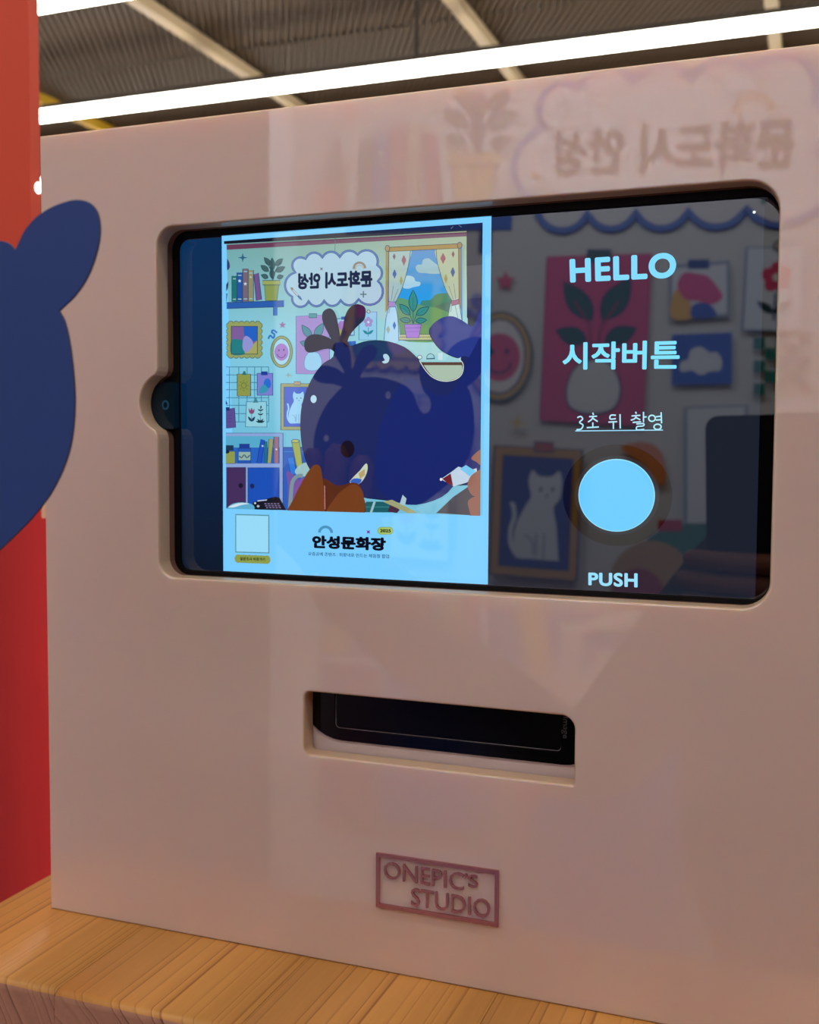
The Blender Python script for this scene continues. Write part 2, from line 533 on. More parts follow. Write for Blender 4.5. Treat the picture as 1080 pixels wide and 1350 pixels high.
# ---------------------------------------------------------------- text helper
def text_tris(s, bold=0.0, spacing=1.0, res=3, shear=0.0):
    cu = bpy.data.curves.new('t', 'FONT')
    cu.body = s
    cu.space_character = spacing
    cu.resolution_u = res
    cu.shear = shear
    t = bpy.data.objects.new('t', cu)
    C.objects.link(t)
    dg = bpy.context.evaluated_depsgraph_get()
    me = bpy.data.meshes.new_from_object(t.evaluated_get(dg))
    bpy.data.objects.remove(t)
    bpy.data.curves.remove(cu)
    me.calc_loop_triangles()
    v = np.array([tuple(p.co)[:2] for p in me.vertices])
    tr = [tuple(x.vertices) for x in me.loop_triangles]
    bpy.data.meshes.remove(me)
    if bold:                                # heavier weight: the same letters spread in a small circle
        n0, base, t0 = len(v), v.copy(), list(tr)
        for k in range(10):
            a = 2 * math.pi * k / 10
            v = np.vstack([v, base + np.array((math.cos(a), math.sin(a))) * bold])
            tr += [tuple(i + n0 * (k + 1) for i in q) for q in t0]
    mn, mxx = v.min(0), v.max(0)
    return (v - mn) / (mxx - mn), tr, (mxx - mn)

# maker's sign: a thin frame with two lines of letters
sign = thing('sign_frame_tmp', '', '')
bpy.data.objects.remove(sign)
LX0, LX1, LZ0, LZ1 = -0.4088 * D, -0.2784 * D, CZ - 0.4712 * D, CZ - 0.4145 * D
fw = 0.0016
sf = plate('sign_frame', [[(LX0, LZ0), (LX1, LZ0), (LX1, LZ1), (LX0, LZ1)], [(LX0 + fw, LZ0 + fw), (LX1 - fw, LZ0 + fw), (LX1 - fw, LZ1 - fw), (LX0 + fw, LZ1 - fw)]],
           D - 0.0012, D + 0.0002, M_ROSE, kiosk)
sf['label'] = 'rose gold rectangular frame around the raised letters'
def raised_letters(s, x0, x1, z0, z1, widths=None):
    v, tr, size = text_tris(s, 0.0)
    bm = bmesh.new()
    vs = [bm.verts.new((x0 + p[0] * (x1 - x0), D - 0.0012, z0 + p[1] * (z1 - z0))) for p in v]
    for t in tr:
        try:
            bm.faces.new([vs[i] for i in t])
        except ValueError:
            pass
    r = bmesh.ops.extrude_face_region(bm, geom=bm.faces[:])
    for g in r['geom']:
        if isinstance(g, bmesh.types.BMVert):
            g.co.y = D + 0.0002
    return bm
def letter_row(word, x0, x1, z0, z1):
    """Each letter is a piece of its own, spaced as the whole word is."""
    full = text_tris(word, 0.004)[2][0]
    x = x0
    k = (x1 - x0) / full
    pos = []
    for i, ch in enumerate(word):
        # left and right extent of this letter inside the word
        pre = text_tris(word[:i + 1], 0.004)[2][0]
        w = text_tris(ch, 0.004)[2]
        pos.append((pre - w[0], pre, w[1]))
    cap = text_tris('E', 0.004)[2][1]
    for ch, (a, b, h) in zip(word, pos):
        zt, zb = z1, z0
        hh = (z1 - z0) * h / cap
        if ch in "'’":
            zb, zt = z1 - hh, z1
        elif hh > (z1 - z0):
            zb, zt = z0 - (hh - (z1 - z0)) / 2, z1 + (hh - (z1 - z0)) / 2
        obj('letter', raised_letters(ch, x0 + a * k, x0 + b * k, zb, zt), M_ROSE, sf)
def sp(px, py):
    return plane_pt(px, py, D)
def lz(px, py):
    return CZ + plane_pt(px, py, D)[1]
letter_row('ONEPIC', sp(507, 1150)[0], sp(612, 1165)[0], lz(560, 1165), lz(560, 1143))
letter_row("’", sp(613, 1150)[0], sp(617, 1150)[0], lz(615, 1171), lz(615, 1151))
letter_row('S', sp(618, 1160)[0], sp(631, 1160)[0], lz(625, 1169), lz(625, 1153))
letter_row('STUDIO', sp(543, 1180)[0], sp(647, 1195)[0], lz(595, 1201), lz(595, 1178))

# ------------------------------------------------------------------ tablet behind the big opening
tab = thing('tablet', 'black tablet behind the wide opening, showing a photo strip and a start button', 'tablet', (-0.145, G + 0.005, CZ - 0.0683))
GX0, GX1, GZ0, GZ1 = -0.2786, -0.0085, CZ - 0.0581, CZ + 0.0968
FR = rrect(GX0 - 0.009, GX1 + 0.006, CZ - 0.0683, CZ + 0.107, 0.012)
plate('frame', [FR, rrect(GX0, GX1, GZ0, GZ1, [0.008, 0.0055, 0.0055, 0.004])], D + 0.0139, G + 0.004, M_BLACK, tab)
plate('back_cover', [FR], G + 0.0042, G + 0.009, M_BLACK, tab)
plate('glass', [rrect(GX0 - 0.001, GX1 + 0.001, GZ0 - 0.001, GZ1 + 0.001, 0.004)], G, G + 0.0035, M_GLASS, tab)
M_ACTIVE = mat('unlit_screen', (0.003, 0.003, 0.004), rough=0.015, ior=GLASS_IOR)
M_ACTIVE.node_tree.nodes['Principled BSDF'].inputs['Emission Color'].default_value = (0.010, 0.014, 0.025, 1)
M_ACTIVE.node_tree.nodes['Principled BSDF'].inputs['Emission Strength'].default_value = 1.0
plate('display', [rrect(GX0 + 0.0004, -0.0193, GZ0 + 0.0004, GZ1 - 0.0004, [0.0003, 0.0052, 0.0052, 0.0003])], G - 0.0003, G + 0.001, M_ACTIVE, tab)
# camera module in the notch
cmod = thing('camera_module', 'small dark camera module in the round notch left of the screen', 'camera', (-0.285, G, CZ + 0.008))
plate('housing', [[(-0.2965, CZ + 0.0140), (-0.2918, CZ + 0.0087), (-0.2878, CZ + 0.0081), (-0.2878, CZ + 0.0310), (-0.2918, CZ + 0.0305), (-0.2965, CZ + 0.0256)]],
      D + 0.0135 - 0.003, D + 0.0135 + 0.004, M_GLOSSBLACK, cmod)
M_CAMG = mat('camera_glass', (0.002, 0.022, 0.045), rough=0.05)  # blue reflection put into the glass colour as a teal tint
plate('cover_glass', [rrect(-0.2922, -0.2783, CZ + 0.0086, CZ + 0.0303, [0.001, 0.009, 0.009, 0.001])], D + 0.0135 - 0.0036, D + 0.0135 + 0.0001, M_CAMG, cmod, 0.0)
bm = bmesh.new()
lx, lzz = plane_pt(218, 534, D + 0.0135 - 0.004)
for r0, r1, y in ((0.0011, 0.0018, D + 0.0135 - 0.0040),):
    seg = 24
    a = [bm.verts.new((lx + r0 * math.cos(2 * math.pi * k / seg), y, CZ + lzz + r0 * 1.25 * math.sin(2 * math.pi * k / seg))) for k in range(seg)]
    b = [bm.verts.new((lx + r1 * math.cos(2 * math.pi * k / seg), y, CZ + lzz + r1 * 1.25 * math.sin(2 * math.pi * k / seg))) for k in range(seg)]
    c = [bm.verts.new((lx + r1 * math.cos(2 * math.pi * k / seg), y + 0.0005, CZ + lzz + r1 * 1.25 * math.sin(2 * math.pi * k / seg))) for k in range(seg)]
    for k in range(seg):
        j = (k + 1) % seg
        bm.faces.new((a[k], a[j], b[j], b[k]))
        bm.faces.new((b[k], b[j], c[j], c[k]))
obj('lens_ring', bm, mat('blue_lens_coating', (0.02, 0.16, 0.32), rough=0.2), cmod)

# ------------------------------------------------------------------ photo printer behind the slot
pr = thing('photo_printer', 'white photo printer with black paper bay behind the lower slot', 'printer', (-0.145, 0.5, COUNTER))
PY = D + PT + 0.0006
plate('body', [rrect(-0.232, -0.062, COUNTER, CZ - 0.085, 0.004)], PY, PY + 0.12, M_PRWHITE, pr)
BY0, BY1 = -0.2132, -0.0785
bay = rrect(BY0, BY1, CZ - 0.1297, CZ - 0.090, [0.004, 0.004, 0.021, 0.014])
rec = rrect(-0.1958, -0.0937, CZ - 0.1243, CZ - 0.099, [0.002, 0.002, 0.002, 0.002])
plate('paper_bay', [bay, rec], PY - 0.0012, PY - 0.0002, M_GLOSSBLACK, pr, 0.0002)
plate('bay_flap', [rrect(-0.1956, -0.0939, CZ - 0.1241, CZ - 0.0992, 0.0018)], PY - 0.0003, PY + 0.0, mat('black_flap', (0.002, 0.002, 0.002), 0.2, spec=0.2), pr, 0.0001)

def side_print():
    v, tr, _ = text_tris('Image', 0.0)
    me = bpy.data.meshes.new('bay_lettering')
    me.from_pydata([(-0.0936 + 0.0030 * p[1], PY - 0.00126, CZ - 0.1095 - 0.0090 * p[0]) for p in v], [], tr)
    link_mesh('bay_lettering', me, mat('grey_lettering', (0.10, 0.10, 0.104), 0.4), pr)
side_print()

# ------------------------------------------------------------------ flat print engine
# Everything printed is kept as (points on the backdrop in metres, backdrop colour, screen colour).
TA = np.array([[14.3884, 0.4463], [-0.4428, 14.6837]])
TB = np.array([2.5213, -0.5161])
TI = np.linalg.inv(TA)
ZV = 2 * G - YM
def F(px, py):                    # a point of the picture on the tablet
    return tuple(TA @ np.array(plane_pt(px, py, G)) + TB)
def R(px, py):                    # a point of the backdrop as the screen glass mirrors it
    return plane_pt(px, py, ZV)
def RP(px, py):                   # the same, mirrored by the kiosk front
    return plane_pt(px, py, 2 * D - YM)

MUR, SCR = [], []                 # items: (verts Nx2 in backdrop metres, tris, ink) ; ink = rgb or list of rgb
def auto(c):
    l = lin(c)
    return tuple(255 * (v ** (1 / 2.4)) for v in (l[0] * 0.34, l[1] * 0.66, l[2] * 0.92))
NAVY = (40, 52, 110)
def add(v, t, nat, feed, where='both'):
    v = np.array(v, float)
    if where in ('both', 'wall'):
        MUR.append((v, t, nat))
    if where in ('both', 'feed'):
        SCR.append((v, t, feed if feed is not None else auto(nat)))
def tess(pts):
    t = tessellate_polygon([[Vector((p[0], p[1], 0)) for p in pts]])
    return [tuple(x) for x in t]
def poly(pts, nat, feed=None, fr=F, where='both'):
    v = [fr(*p) for p in pts]
    add(v, tess(v), nat, feed, where)
def stroke(pts, w, nat, feed=None, fr=F, closed=False, where='both'):
    P = [np.array(p, float) for p in pts]
    n = len(P)
    lft, rgt = [], []
    for i in range(n):
        a = P[(i - 1) % n] if (closed or i > 0) else P[i]
        b = P[(i + 1) % n] if (closed or i < n - 1) else P[i]
        d = b - a
        L = np.hypot(*d) or 1
        nn = np.array([-d[1], d[0]]) / L * w / 2
        lft.append(P[i] + nn)
        rgt.append(P[i] - nn)
    v = [fr(*p) for p in lft] + [fr(*p) for p in rgt]
    t = []
    for i in range(n if closed else n - 1):
        j = (i + 1) % n
        t += [(i, j, n + j), (i, n + j, n + i)]
    add(v, t, nat, feed, where)
def quad(x0, y0, x1, y1, nat, feed=None, fr=F, sl=0.0, where='both', line=None):
    p = [(x0, y0), (x1, y0 + sl), (x1, y1 + sl), (x0, y1)]
    poly(p, nat, feed, fr, where)
    if line:
        stroke(p, line, NAVY, (30, 62, 110), fr, True, where)
def ell(cx, cy, rx, ry, nat, feed=None, fr=F, rot=0.0, n=24, where='both', line=None, lc=None):
    c, s = math.cos(rot), math.sin(rot)
    p = [(cx + rx * math.cos(a) * c - ry * math.sin(a) * s, cy + rx * math.cos(a) * s + ry * math.sin(a) * c) for a in [2 * math.pi * k / n for k in range(n)]]
    poly(p, nat, feed, fr, where)
    if line:
        stroke(p, line, lc or NAVY, lc or (30, 62, 110), fr, True, where)
def leaf(x0, y0, x1, y1, w, nat, feed=None, fr=F, where='both', line=None):
    a, b = np.array((x0, y0), float), np.array((x1, y1), float)
    d = b - a
    nn = np.array([-d[1], d[0]]) / np.hypot(*d) * w
    L, Rr = [], []
    for k in range(9):
        t = k / 8
        h = math.sin(math.pi * t ** 0.85)
        L.append(tuple(a + d * t + nn * h))
        Rr.append(tuple(a + d * t - nn * h))
    p = L + Rr[-2:0:-1]
    poly(p, nat, feed, fr, where)
    if line:
        stroke(p, line, NAVY, (20, 60, 80), fr, True, where)
def star(cx, cy, r, nat, feed=None, n=5, q=0.42, fr=F, rot=-math.pi / 2, where='both', sy=1.0):
    p = []
    for k in range(2 * n):
        rr = r if k % 2 == 0 else r * q
        a = rot + math.pi * k / n
        p.append((cx + rr * math.cos(a), cy + rr * math.sin(a) * sy))
    poly(p, nat, feed, fr, where)
def arc3(p, m, q, n=10):
    ax, ay = p; bx_, by = m; cx, cy = q
    d = 2 * (ax * (by - cy) + bx_ * (cy - ay) + cx * (ay - by))
    ux = ((ax * ax + ay * ay) * (by - cy) + (bx_ * bx_ + by * by) * (cy - ay) + (cx * cx + cy * cy) * (ay - by)) / d
    uy = ((ax * ax + ay * ay) * (cx - bx_) + (bx_ * bx_ + by * by) * (ax - cx) + (cx * cx + cy * cy) * (bx_ - ax)) / d
    r = math.hypot(ax - ux, ay - uy)
    a0 = math.atan2(ay - uy, ax - ux); a1 = math.atan2(by - uy, bx_ - ux); a2 = math.atan2(cy - uy, cx - ux)
    def ccw(x, y): return (y - x) % (2 * math.pi)
    if ccw(a0, a1) <= ccw(a0, a2):
        s = ccw(a0, a2)
    else:
        s = -ccw(a2, a0)
    return [(ux + r * math.cos(a0 + s * k / n), uy + r * math.sin(a0 + s * k / n)) for k in range(n)]
def text(s, quadpts, nat, feed=None, bold=0.0, fr=F, mirror=False, where='both', spacing=1.0, shear=0.0, res=3):
    v, tr, _ = text_tris(s, bold, spacing, res, shear)
    tl, trr, br, bl = [np.array(fr(*p), float) for p in quadpts]
    out = []
    for a, b in v:
        if mirror:
            a = 1 - a
        out.append(bl * (1 - a) * (1 - b) + br * a * (1 - b) + tl * (1 - a) * b + trr * a * b)
    add(out, tr, nat, feed, where)
def smooth(pts, n=4, closed=True):
    P = [np.array(p, float) for p in pts]
    m = len(P)
    out = []
    for i in range(m if closed else m - 1):
        p0, p1, p2, p3 = (P[(i - 1) % m], P[i], P[(i + 1) % m], P[(i + 2) % m]) if closed else (P[max(i - 1, 0)], P[i], P[min(i + 1, m - 1)], P[min(i + 2, m - 1)])
        for k in range(n):
            t = k / n
            out.append(tuple(0.5 * ((2 * p1) + (-p0 + p2) * t + (2 * p0 - 5 * p1 + 4 * p2 - p3) * t * t + (-p0 + 3 * p1 - 3 * p2 + p3) * t ** 3)))
    if not closed:
        out.append(tuple(P[-1]))
    return out

# ---- wall colour of the backdrop (screen version carries the camera's own shading)
MX0, MX1, MZT, MZB = -1.298, 0.585, 0.935, -1.24
def bg_grid():
    nx, nz = 10, 12
    x0, z1 = F(299, 320); x1, z0 = F(637, 680)
    v, col = [], []
    TLc, TRc, MLc, MRc, BLc, BRc = [np.array(c, float) for c in ((112, 166, 168), (158, 166, 128), (128, 200, 224), (170, 214, 214), (92, 178, 212), (120, 190, 215))]
    for j in range(nz + 1):
        for i in range(nx + 1):
            a, b = i / nx, j / nz
            v.append((x0 + (x1 - x0) * a, z1 + (z0 - z1) * b))
            if b < 0.35:
                k = b / 0.35
                c = (TLc * (1 - k) + MLc * k) * (1 - a) + (TRc * (1 - k) + MRc * k) * a
            else:
                k = (b - 0.35) / 0.65
                c = (MLc * (1 - k) + BLc * k) * (1 - a) + (MRc * (1 - k) + BRc * k) * a
            col.append(tuple(c))
    t = []
    for j in range(nz):
        for i in range(nx):
            p = j * (nx + 1) + i
            t += [(p, p + 1, p + nx + 2), (p, p + nx + 2, p + nx + 1)]
    add(v, t, None, col, 'feed')
CREAM = (216, 212, 206)
bg_grid()
add([(MX0, MZB), (MX1, MZB), (MX1, MZT), (MX0, MZT)], [(0, 1, 2), (0, 2, 3)], CREAM, None, 'wall')
add([(MX0, 0.05), (MX0 + 0.066, 0.05), (MX0 + 0.066, MZT), (MX0, MZT)], [(0, 1, 2), (0, 2, 3)], (250, 250, 252), None, 'wall')
# red top border
poly([(299.5, 323), (619, 306), (619, 311.5), (299.5, 329.5)], (186, 60, 74), (104, 58, 86), where='feed')
add([(MX0, MZT - 0.05), (MX1, MZT - 0.05), (MX1, MZT), (MX0, MZT)], [(0, 1, 2), (0, 2, 3)], (186, 60, 74), None, 'wall')
# seam
stroke([(442.5, 314), (440.5, 398)], 0.7, (214, 204, 192), (74, 110, 128))
# shelf with books and plant
quad(299, 399, 375, 407, (58, 96, 190), (38, 92, 172), sl=-2.5, line=0.8)
quad(361, 404, 366, 416, (44, 62, 130), (48, 110, 190), line=0.7)
for x0, y0, x1, y1, nat, fd in ((306.3, 364, 313, 398, (52, 110, 96), (24, 112, 112)), (313, 359.5, 320.6, 397.8, (70, 110, 190), (34, 84, 160)), (320.6, 354.5, 328, 397.6, (196, 120, 130), (112, 100, 116)), (328, 356.5, 335, 397.4, (206, 176, 150), (138, 140, 106))):
    quad(x0, y0, x1, y1, nat, fd, line=0.8)
    quad(x0 + 1.4, y0 + 3, x1 - 1.4, y0 + 4.4, (240, 235, 225), (150, 190, 196))
    quad(x0 + 1.4, y1 - 4, x1 - 1.4, y1 - 2.6, (240, 235, 225), (150, 190, 196))
poly([(335.4, 362), (341.5, 360), (345.8, 395), (338.5, 396.8)], (186, 100, 126), (108, 82, 142))
stroke([(335.4, 362), (341.5, 360), (345.8, 395), (338.5, 396.8)], 0.8, NAVY, (36, 44, 84), closed=True)
star(316.7, 370.5, 2.6, (240, 236, 226), (196, 220, 228)); star(324.2, 374.5, 2.7, (240, 236, 226), (200, 214, 220)); star(331.3, 365.5, 2, (240, 236, 226), (176, 200, 190))
for x0, y0, x1, y1, w in ((357.5, 350, 349, 339.5, 3.2), (355, 358, 344.5, 350, 3.4), (354.5, 366.5, 345, 362.5, 3), (360, 357, 359.5, 340, 3.4), (360, 368, 359, 353, 3.2), (364, 350.5, 373.5, 341, 3.4), (364.5, 358.5, 376.5, 352, 3.4), (366, 366.5, 374.5, 364, 3)):
    leaf(x0, y0, x1, y1, w, (110, 120, 104), (62, 96, 100), line=0.7)
stroke([(352, 346), (358, 356), (360, 369)], 0.8, NAVY, (36, 66, 80)); stroke([(371, 345), (364, 357), (361, 369)], 0.8, NAVY, (36, 66, 80)); stroke([(359.5, 345), (360, 370)], 0.8, NAVY, (36, 66, 80))
poly([(349.5, 375), (368.5, 375), (366, 396.5), (351, 396.5)], (226, 186, 120), (132, 152, 84)); stroke([(349.5, 375), (368.5, 375), (366, 396.5), (351, 396.5)], 0.8, NAVY, (50, 84, 84), closed=True)
quad(347.3, 370, 370, 376, (232, 194, 130), (150, 164, 92), line=0.8)
star(321, 340, 6.4, (70, 90, 150), (36, 92, 128), n=4, q=0.28)
# things at the far left of the shelf
poly(smooth([(300.5, 342), (303.5, 347), (303.8, 353), (300.5, 356)]), (226, 130, 140), (52, 60, 108))
for (a, b, c, d) in ((297, 386, 290, 366), (297, 386, 296, 360), (298, 386, 302, 371), (297, 386, 284, 376)):
    leaf(a, b, c, d, 1.8, (150, 140, 140), (40, 56, 96))
poly([(286, 387), (301, 387), (299.5, 400), (288, 400)], (230, 140, 140), (60, 80, 130))
# text cloud
cl = []
J = [((386.3, 391.5), (377, 379), (391, 359.5)), ((391, 359.5), (388.5, 344), (404, 342)), ((404, 342), (414, 333.5), (426, 340.5)), ((426, 340.5), (437, 332.3), (449, 340)), ((449, 340), (460, 331), (472.3, 336.5)),
     ((472.3, 336.5), (487, 330.5), (498, 350)), ((498, 350), (504.5, 360), (498.8, 370.5)), ((498.8, 370.5), (501.5, 396), (473.2, 394.2)), ((473.2, 394.2), (461.5, 402.8), (450, 395.2)),
     ((450, 395.2), (439.5, 403.6), (428.3, 395.8)), ((428.3, 395.8), (418, 404), (407.9, 396.3)), ((407.9, 396.3), (394, 404.5), (386.3, 391.5))]
for p, m, q in J:
    cl += arc3(p, m, q)
poly(cl, (232, 224, 222), (164, 200, 218))
stroke(cl, 3.0, (64, 88, 176), (58, 88, 146), closed=True)
stroke(cl, 0.9, (120, 150, 220), (84, 130, 192), closed=True)
text('문화도시 안성', [(394, 360.5), (492, 356), (492, 379), (394, 382)], (60, 50, 66), (34, 44, 74), bold=0.055, mirror=True)
stroke(arc3((467.5, 355), (474.8, 346.5), (482.3, 354), 12) + [(482.3, 354)], 3, (224, 160, 110), (136, 128, 112))
stroke(arc3((469.5, 356), (474.8, 350), (480.3, 355), 12) + [(480.3, 355)], 1, (240, 200, 160), (170, 160, 140))
star(424.8, 354.8, 3.0, (190, 80, 110), (100, 84, 110), n=4, q=0.3, rot=-math.pi / 4)
stroke([(480, 384), (480, 392.6)], 1.5, (60, 140, 110), (46, 110, 112)); stroke([(475.8, 388.3), (484.2, 388.3)], 1.5, (60, 140, 110), (46, 110, 112))
stroke([(386, 381.5), (396, 392.5)], 2.6, NAVY, (40, 66, 110)); stroke([(387, 382.5), (394.5, 390.5)], 1.4, (236, 216, 190), (196, 214, 216)); leaf(393.5, 389.5, 399.5, 396.5, 1.6, (90, 110, 180), (62, 110, 160)); ell(386, 380.8, 1.6, 2.2, (220, 150, 90), (140, 120, 96), rot=-0.8)
# scalloped picture
def scal(x0, y0, x1, y1, nx, ny, r):
    p = []
    for (a, b, n) in (((x0, y0), (x1, y0), nx), ((x1, y0), (x1, y1), ny), ((x1, y1), (x0, y1), nx), ((x0, y1), (x0, y0), ny)):
        for k in range(n):
            s = np.array(a) + (np.array(b) - np.array(a)) * k / n
            e = np.array(a) + (np.array(b) - np.array(a)) * (k + 1) / n
            d = (e - s) / np.hypot(*(e - s))
            m = (s + e) / 2 + np.array([d[1], -d[0]]) * r
            p += arc3(tuple(s), tuple(m), tuple(e), 5)
    return p
sc_ = scal(302, 426, 344.5, 470, 6, 6, 2.6)
poly(sc_, (226, 190, 96), (146, 158, 96)); stroke(sc_, 0.8, NAVY, (60, 92, 96), closed=True)
quad(306.2, 430.5, 340.6, 467, (220, 100, 140), (122, 92, 152), line=1.0)
poly([(322, 430.5), (340.6, 430.3), (340.6, 449), (334, 451), (323, 443)], (70, 110, 200), (32, 96, 192))
poly(smooth([(306.2, 449), (314, 447.5), (321, 449), (324, 456), (324, 467), (306.2, 467)]), (40, 140, 110), (32, 124, 130))
poly([(324, 462), (332, 457), (340.6, 449), (340.6, 467), (324, 467)], (226, 190, 90), (160, 164, 96))
poly(smooth([(322, 447), (326, 443), (333, 448), (335, 455), (331, 461), (325, 465), (321, 458)]), (240, 190, 220), (142, 146, 208))
stroke([(306.2, 430.5), (340.6, 430.5), (340.6, 467), (306.2, 467)], 1.2, NAVY, (44, 70, 90), closed=True)
star(373.5, 428.7, 5, (226, 80, 110), (146, 104, 158))
stroke(smooth([(355, 447), (357.5, 442.5), (361.5, 446), (363, 441), (359.5, 438.5), (361.5, 435.5), (366.5, 439)], 4, False), 2.2, (80, 110, 200), (38, 106, 190))
# smiling face in an oval frame
ell(372.4, 464, 14.2, 20.8, (206, 168, 100), (150, 160, 92), n=36, line=0.9, lc=(60, 92, 96)); ell(372.4, 464, 11.2, 17.4, (236, 230, 224), (158, 210, 228), n=36, line=0.7)
ell(372.3, 464.4, 9.2, 11.3, (226, 84, 130), (160, 120, 196), n=30)
ell(369, 462, 0.9, 1.4, NAVY, (50, 52, 110)); ell(375.5, 461.5, 0.9, 1.4, NAVY, (50, 52, 110))
stroke(arc3((366.8, 467), (372.3, 471.8), (377.6, 466.6), 8) + [(377.6, 466.6)], 0.9, NAVY, (50, 52, 110))
# pink poster with a potted sprig
poly([(391.6, 417.2), (435.6, 415.2), (435.6, 493.5), (391.6, 493)], (222, 78, 130), (158, 138, 202)); stroke([(391.6, 417.2), (435.6, 415.2), (435.6, 493.5), (391.6, 493)], 0.8, (200, 60, 110), (70, 84, 160), closed=True)
quad(408.7, 413.8, 418.8, 419.2, (60, 90, 80), (78, 150, 158), line=0.8)
for x0, y0, x1, y1, w in ((412, 446, 399, 428.5, 4.8), (416.5, 446, 427.5, 426, 5.2), (410, 455.5, 396.8, 451, 4), (418, 455.5, 431, 449, 4)):
    leaf(x0, y0, x1, y1, w, (30, 88, 82), (70, 140, 156), line=0.7)
stroke([(404, 437), (411, 448), (413, 467)], 0.9, (160, 50, 90), (110, 120, 170)); stroke([(423, 437), (416, 449), (414, 467)], 0.9, (160, 50, 90), (110, 120, 170))
poly(smooth([(408, 465.5), (419.5, 465), (425.3, 475), (424, 484.5), (418, 488.5), (408.5, 488.5), (403.2, 484.5), (402.8, 475)]), (226, 226, 222), (150, 204, 236)); stroke(smooth([(408, 465.5), (419.5, 465), (425.3, 475), (424, 484.5), (418, 488.5), (408.5, 488.5), (403.2, 484.5), (402.8, 475)]), 0.7, NAVY, (88, 140, 190), closed=True)
# small posters right of it, placed as the glass mirrors them
def rquad(x0, y0, x1, y1, nat, feed=None, sl=0.0, lw=0, lcol=(120, 130, 160)):
    p = [(x0, y0), (x1, y0 + sl), (x1, y1 + sl * 0.6), (x0, y1)]
    poly(p, nat, feed, R)
    if lw:
        stroke(p, lw, lcol, None, R, True)
rquad(885, 353, 961, 420, (228, 228, 232), (156, 206, 232), sl=-6, lw=6, lcol=(150, 158, 180))
poly(smooth([(886, 420), (888, 390), (899, 382), (911, 400), (914, 420)]), (236, 180, 70), (160, 160, 90), R)
poly(smooth([(894, 378), (903, 361), (920, 362), (935, 366), (950, 384), (953, 394), (938, 403), (922, 398), (905, 396)]), (230, 80, 140), (160, 120, 196), R)
poly(smooth([(914, 420), (914, 404), (930, 400), (942, 408), (944, 418)]), (50, 90, 190), (40, 100, 190), R)
rquad(908, 344, 936, 356, (40, 62, 130), (30, 84, 160), sl=-1)
rquad(887, 442, 966, 508, (46, 92, 196), (40, 100, 190), sl=-3)
poly(smooth([(897, 487), (899, 478), (908, 474), (912, 462), (925, 458), (936, 465), (947, 466), (953, 477), (950, 489), (938, 490), (925, 495), (913, 489), (902, 491)]), (226, 228, 232), (156, 206, 232), R)
quad(474.5, 412, 498, 448.5, (222, 226, 232), (146, 200, 232)); stroke([(474.5, 412), (498, 411.5), (498, 448.5), (474.5, 448.5)], 1.1, (130, 140, 170), (84, 130, 176), closed=True)
for k in range(5):
    a = -math.pi / 2 + 2 * math.pi * k / 5
    ell(487 + 3.6 * math.cos(a), 425 + 4 * math.sin(a), 2.6, 3, (224, 70, 110), (160, 140, 200), n=12)
ell(487, 425, 1.6, 1.8, (240, 230, 220), (190, 214, 240), n=10)
stroke([(487, 432), (486.7, 444)], 0.8, NAVY, (60, 110, 150)); leaf(486.7, 441, 479.6, 435.5, 1.8, (30, 60, 60), (44, 130, 150)); leaf(486.7, 441, 494, 435.3, 1.8, (30, 60, 60), (44, 130, 150))
ell(487.3, 411.2, 2, 2.2, (190, 180, 150), (190, 200, 190), line=0.7)
rquad(905, 538, 985, 690, (226, 228, 226), (150, 204, 228), sl=-3, lw=5, lcol=(150, 158, 176))
poly(smooth([(820, 590), (850, 583), (872, 594), (880, 625), (872, 640), (850, 612)]), (226, 130, 60), (150, 130, 80), R)
# checkerboard
for i in range(5):
    for j in range(5):
        if (i + j) % 2 == 0:
            x, y = 994 + i * 15, 446 + j * 15
            rquad(x, y - i * 1.2, x + 15, y + 15 - i * 1.2, (40, 120, 104) if i < 2 else (30, 60, 56), (40, 120, 140))
# wire grid with cards
for y in (484, 494.5, 504.5, 514, 524.5, 534.5, 545.5, 556.3):
    stroke([(299, y), (356, y)], 0.8, (90, 130, 180), (38, 104, 140))
for x in (304.4, 316.7, 327.7, 337.6, 346.5, 356):
    stroke([(x, 484), (x, 556)], 0.8, (90, 130, 180), (38, 104, 140))
quad(314.7, 493.4, 332.4, 522.3, (226, 190, 96), (138, 150, 74), line=1.0)
poly([(321, 494.5), (323, 489.5), (325, 489.5), (327, 494.5)], (60, 130, 100), (36, 110, 110))
stroke([(323.3 + 3.2 * math.cos(2 * math.pi * k / 16), 508.5 + 3.6 * math.sin(2 * math.pi * k / 16)) for k in range(16)], 0.8, (120, 90, 40), (84, 98, 50), closed=True)
for k in range(8):
    a = 2 * math.pi * k / 8
    stroke([(323.3 + 4.8 * math.cos(a), 508.5 + 5.4 * math.sin(a)), (323.3 + 6.6 * math.cos(a), 508.5 + 7.2 * math.sin(a))], 0.8, (120, 90, 40), (84, 98, 50))
quad(341, 492.4, 361.6, 521.3, (220, 150, 220), (122, 124, 206), line=1.0)
poly(smooth([(349.5, 506), (352, 500), (357, 500), (359.3, 507), (357, 512), (352, 511)]), (70, 120, 220), (36, 108, 204)); poly(smooth([(343.5, 518), (346, 510), (350.5, 507), (356, 514), (350, 518.5)]), (50, 170, 140), (52, 146, 176))
quad(346.3, 490.2, 354.6, 494.6, (40, 62, 150), (24, 60, 156), line=0.6)
poly([(327, 530), (353.2, 529.5), (354, 563), (325.7, 562.8)], (230, 230, 226), (142, 204, 220)); stroke([(327, 530), (353.2, 529.5), (354, 563), (325.7, 562.8)], 1.0, NAVY, (34, 96, 130), closed=True)
poly([(335.5, 531), (338.2, 525), (340, 525), (342.6, 531)], (90, 150, 160), (60, 128, 146))
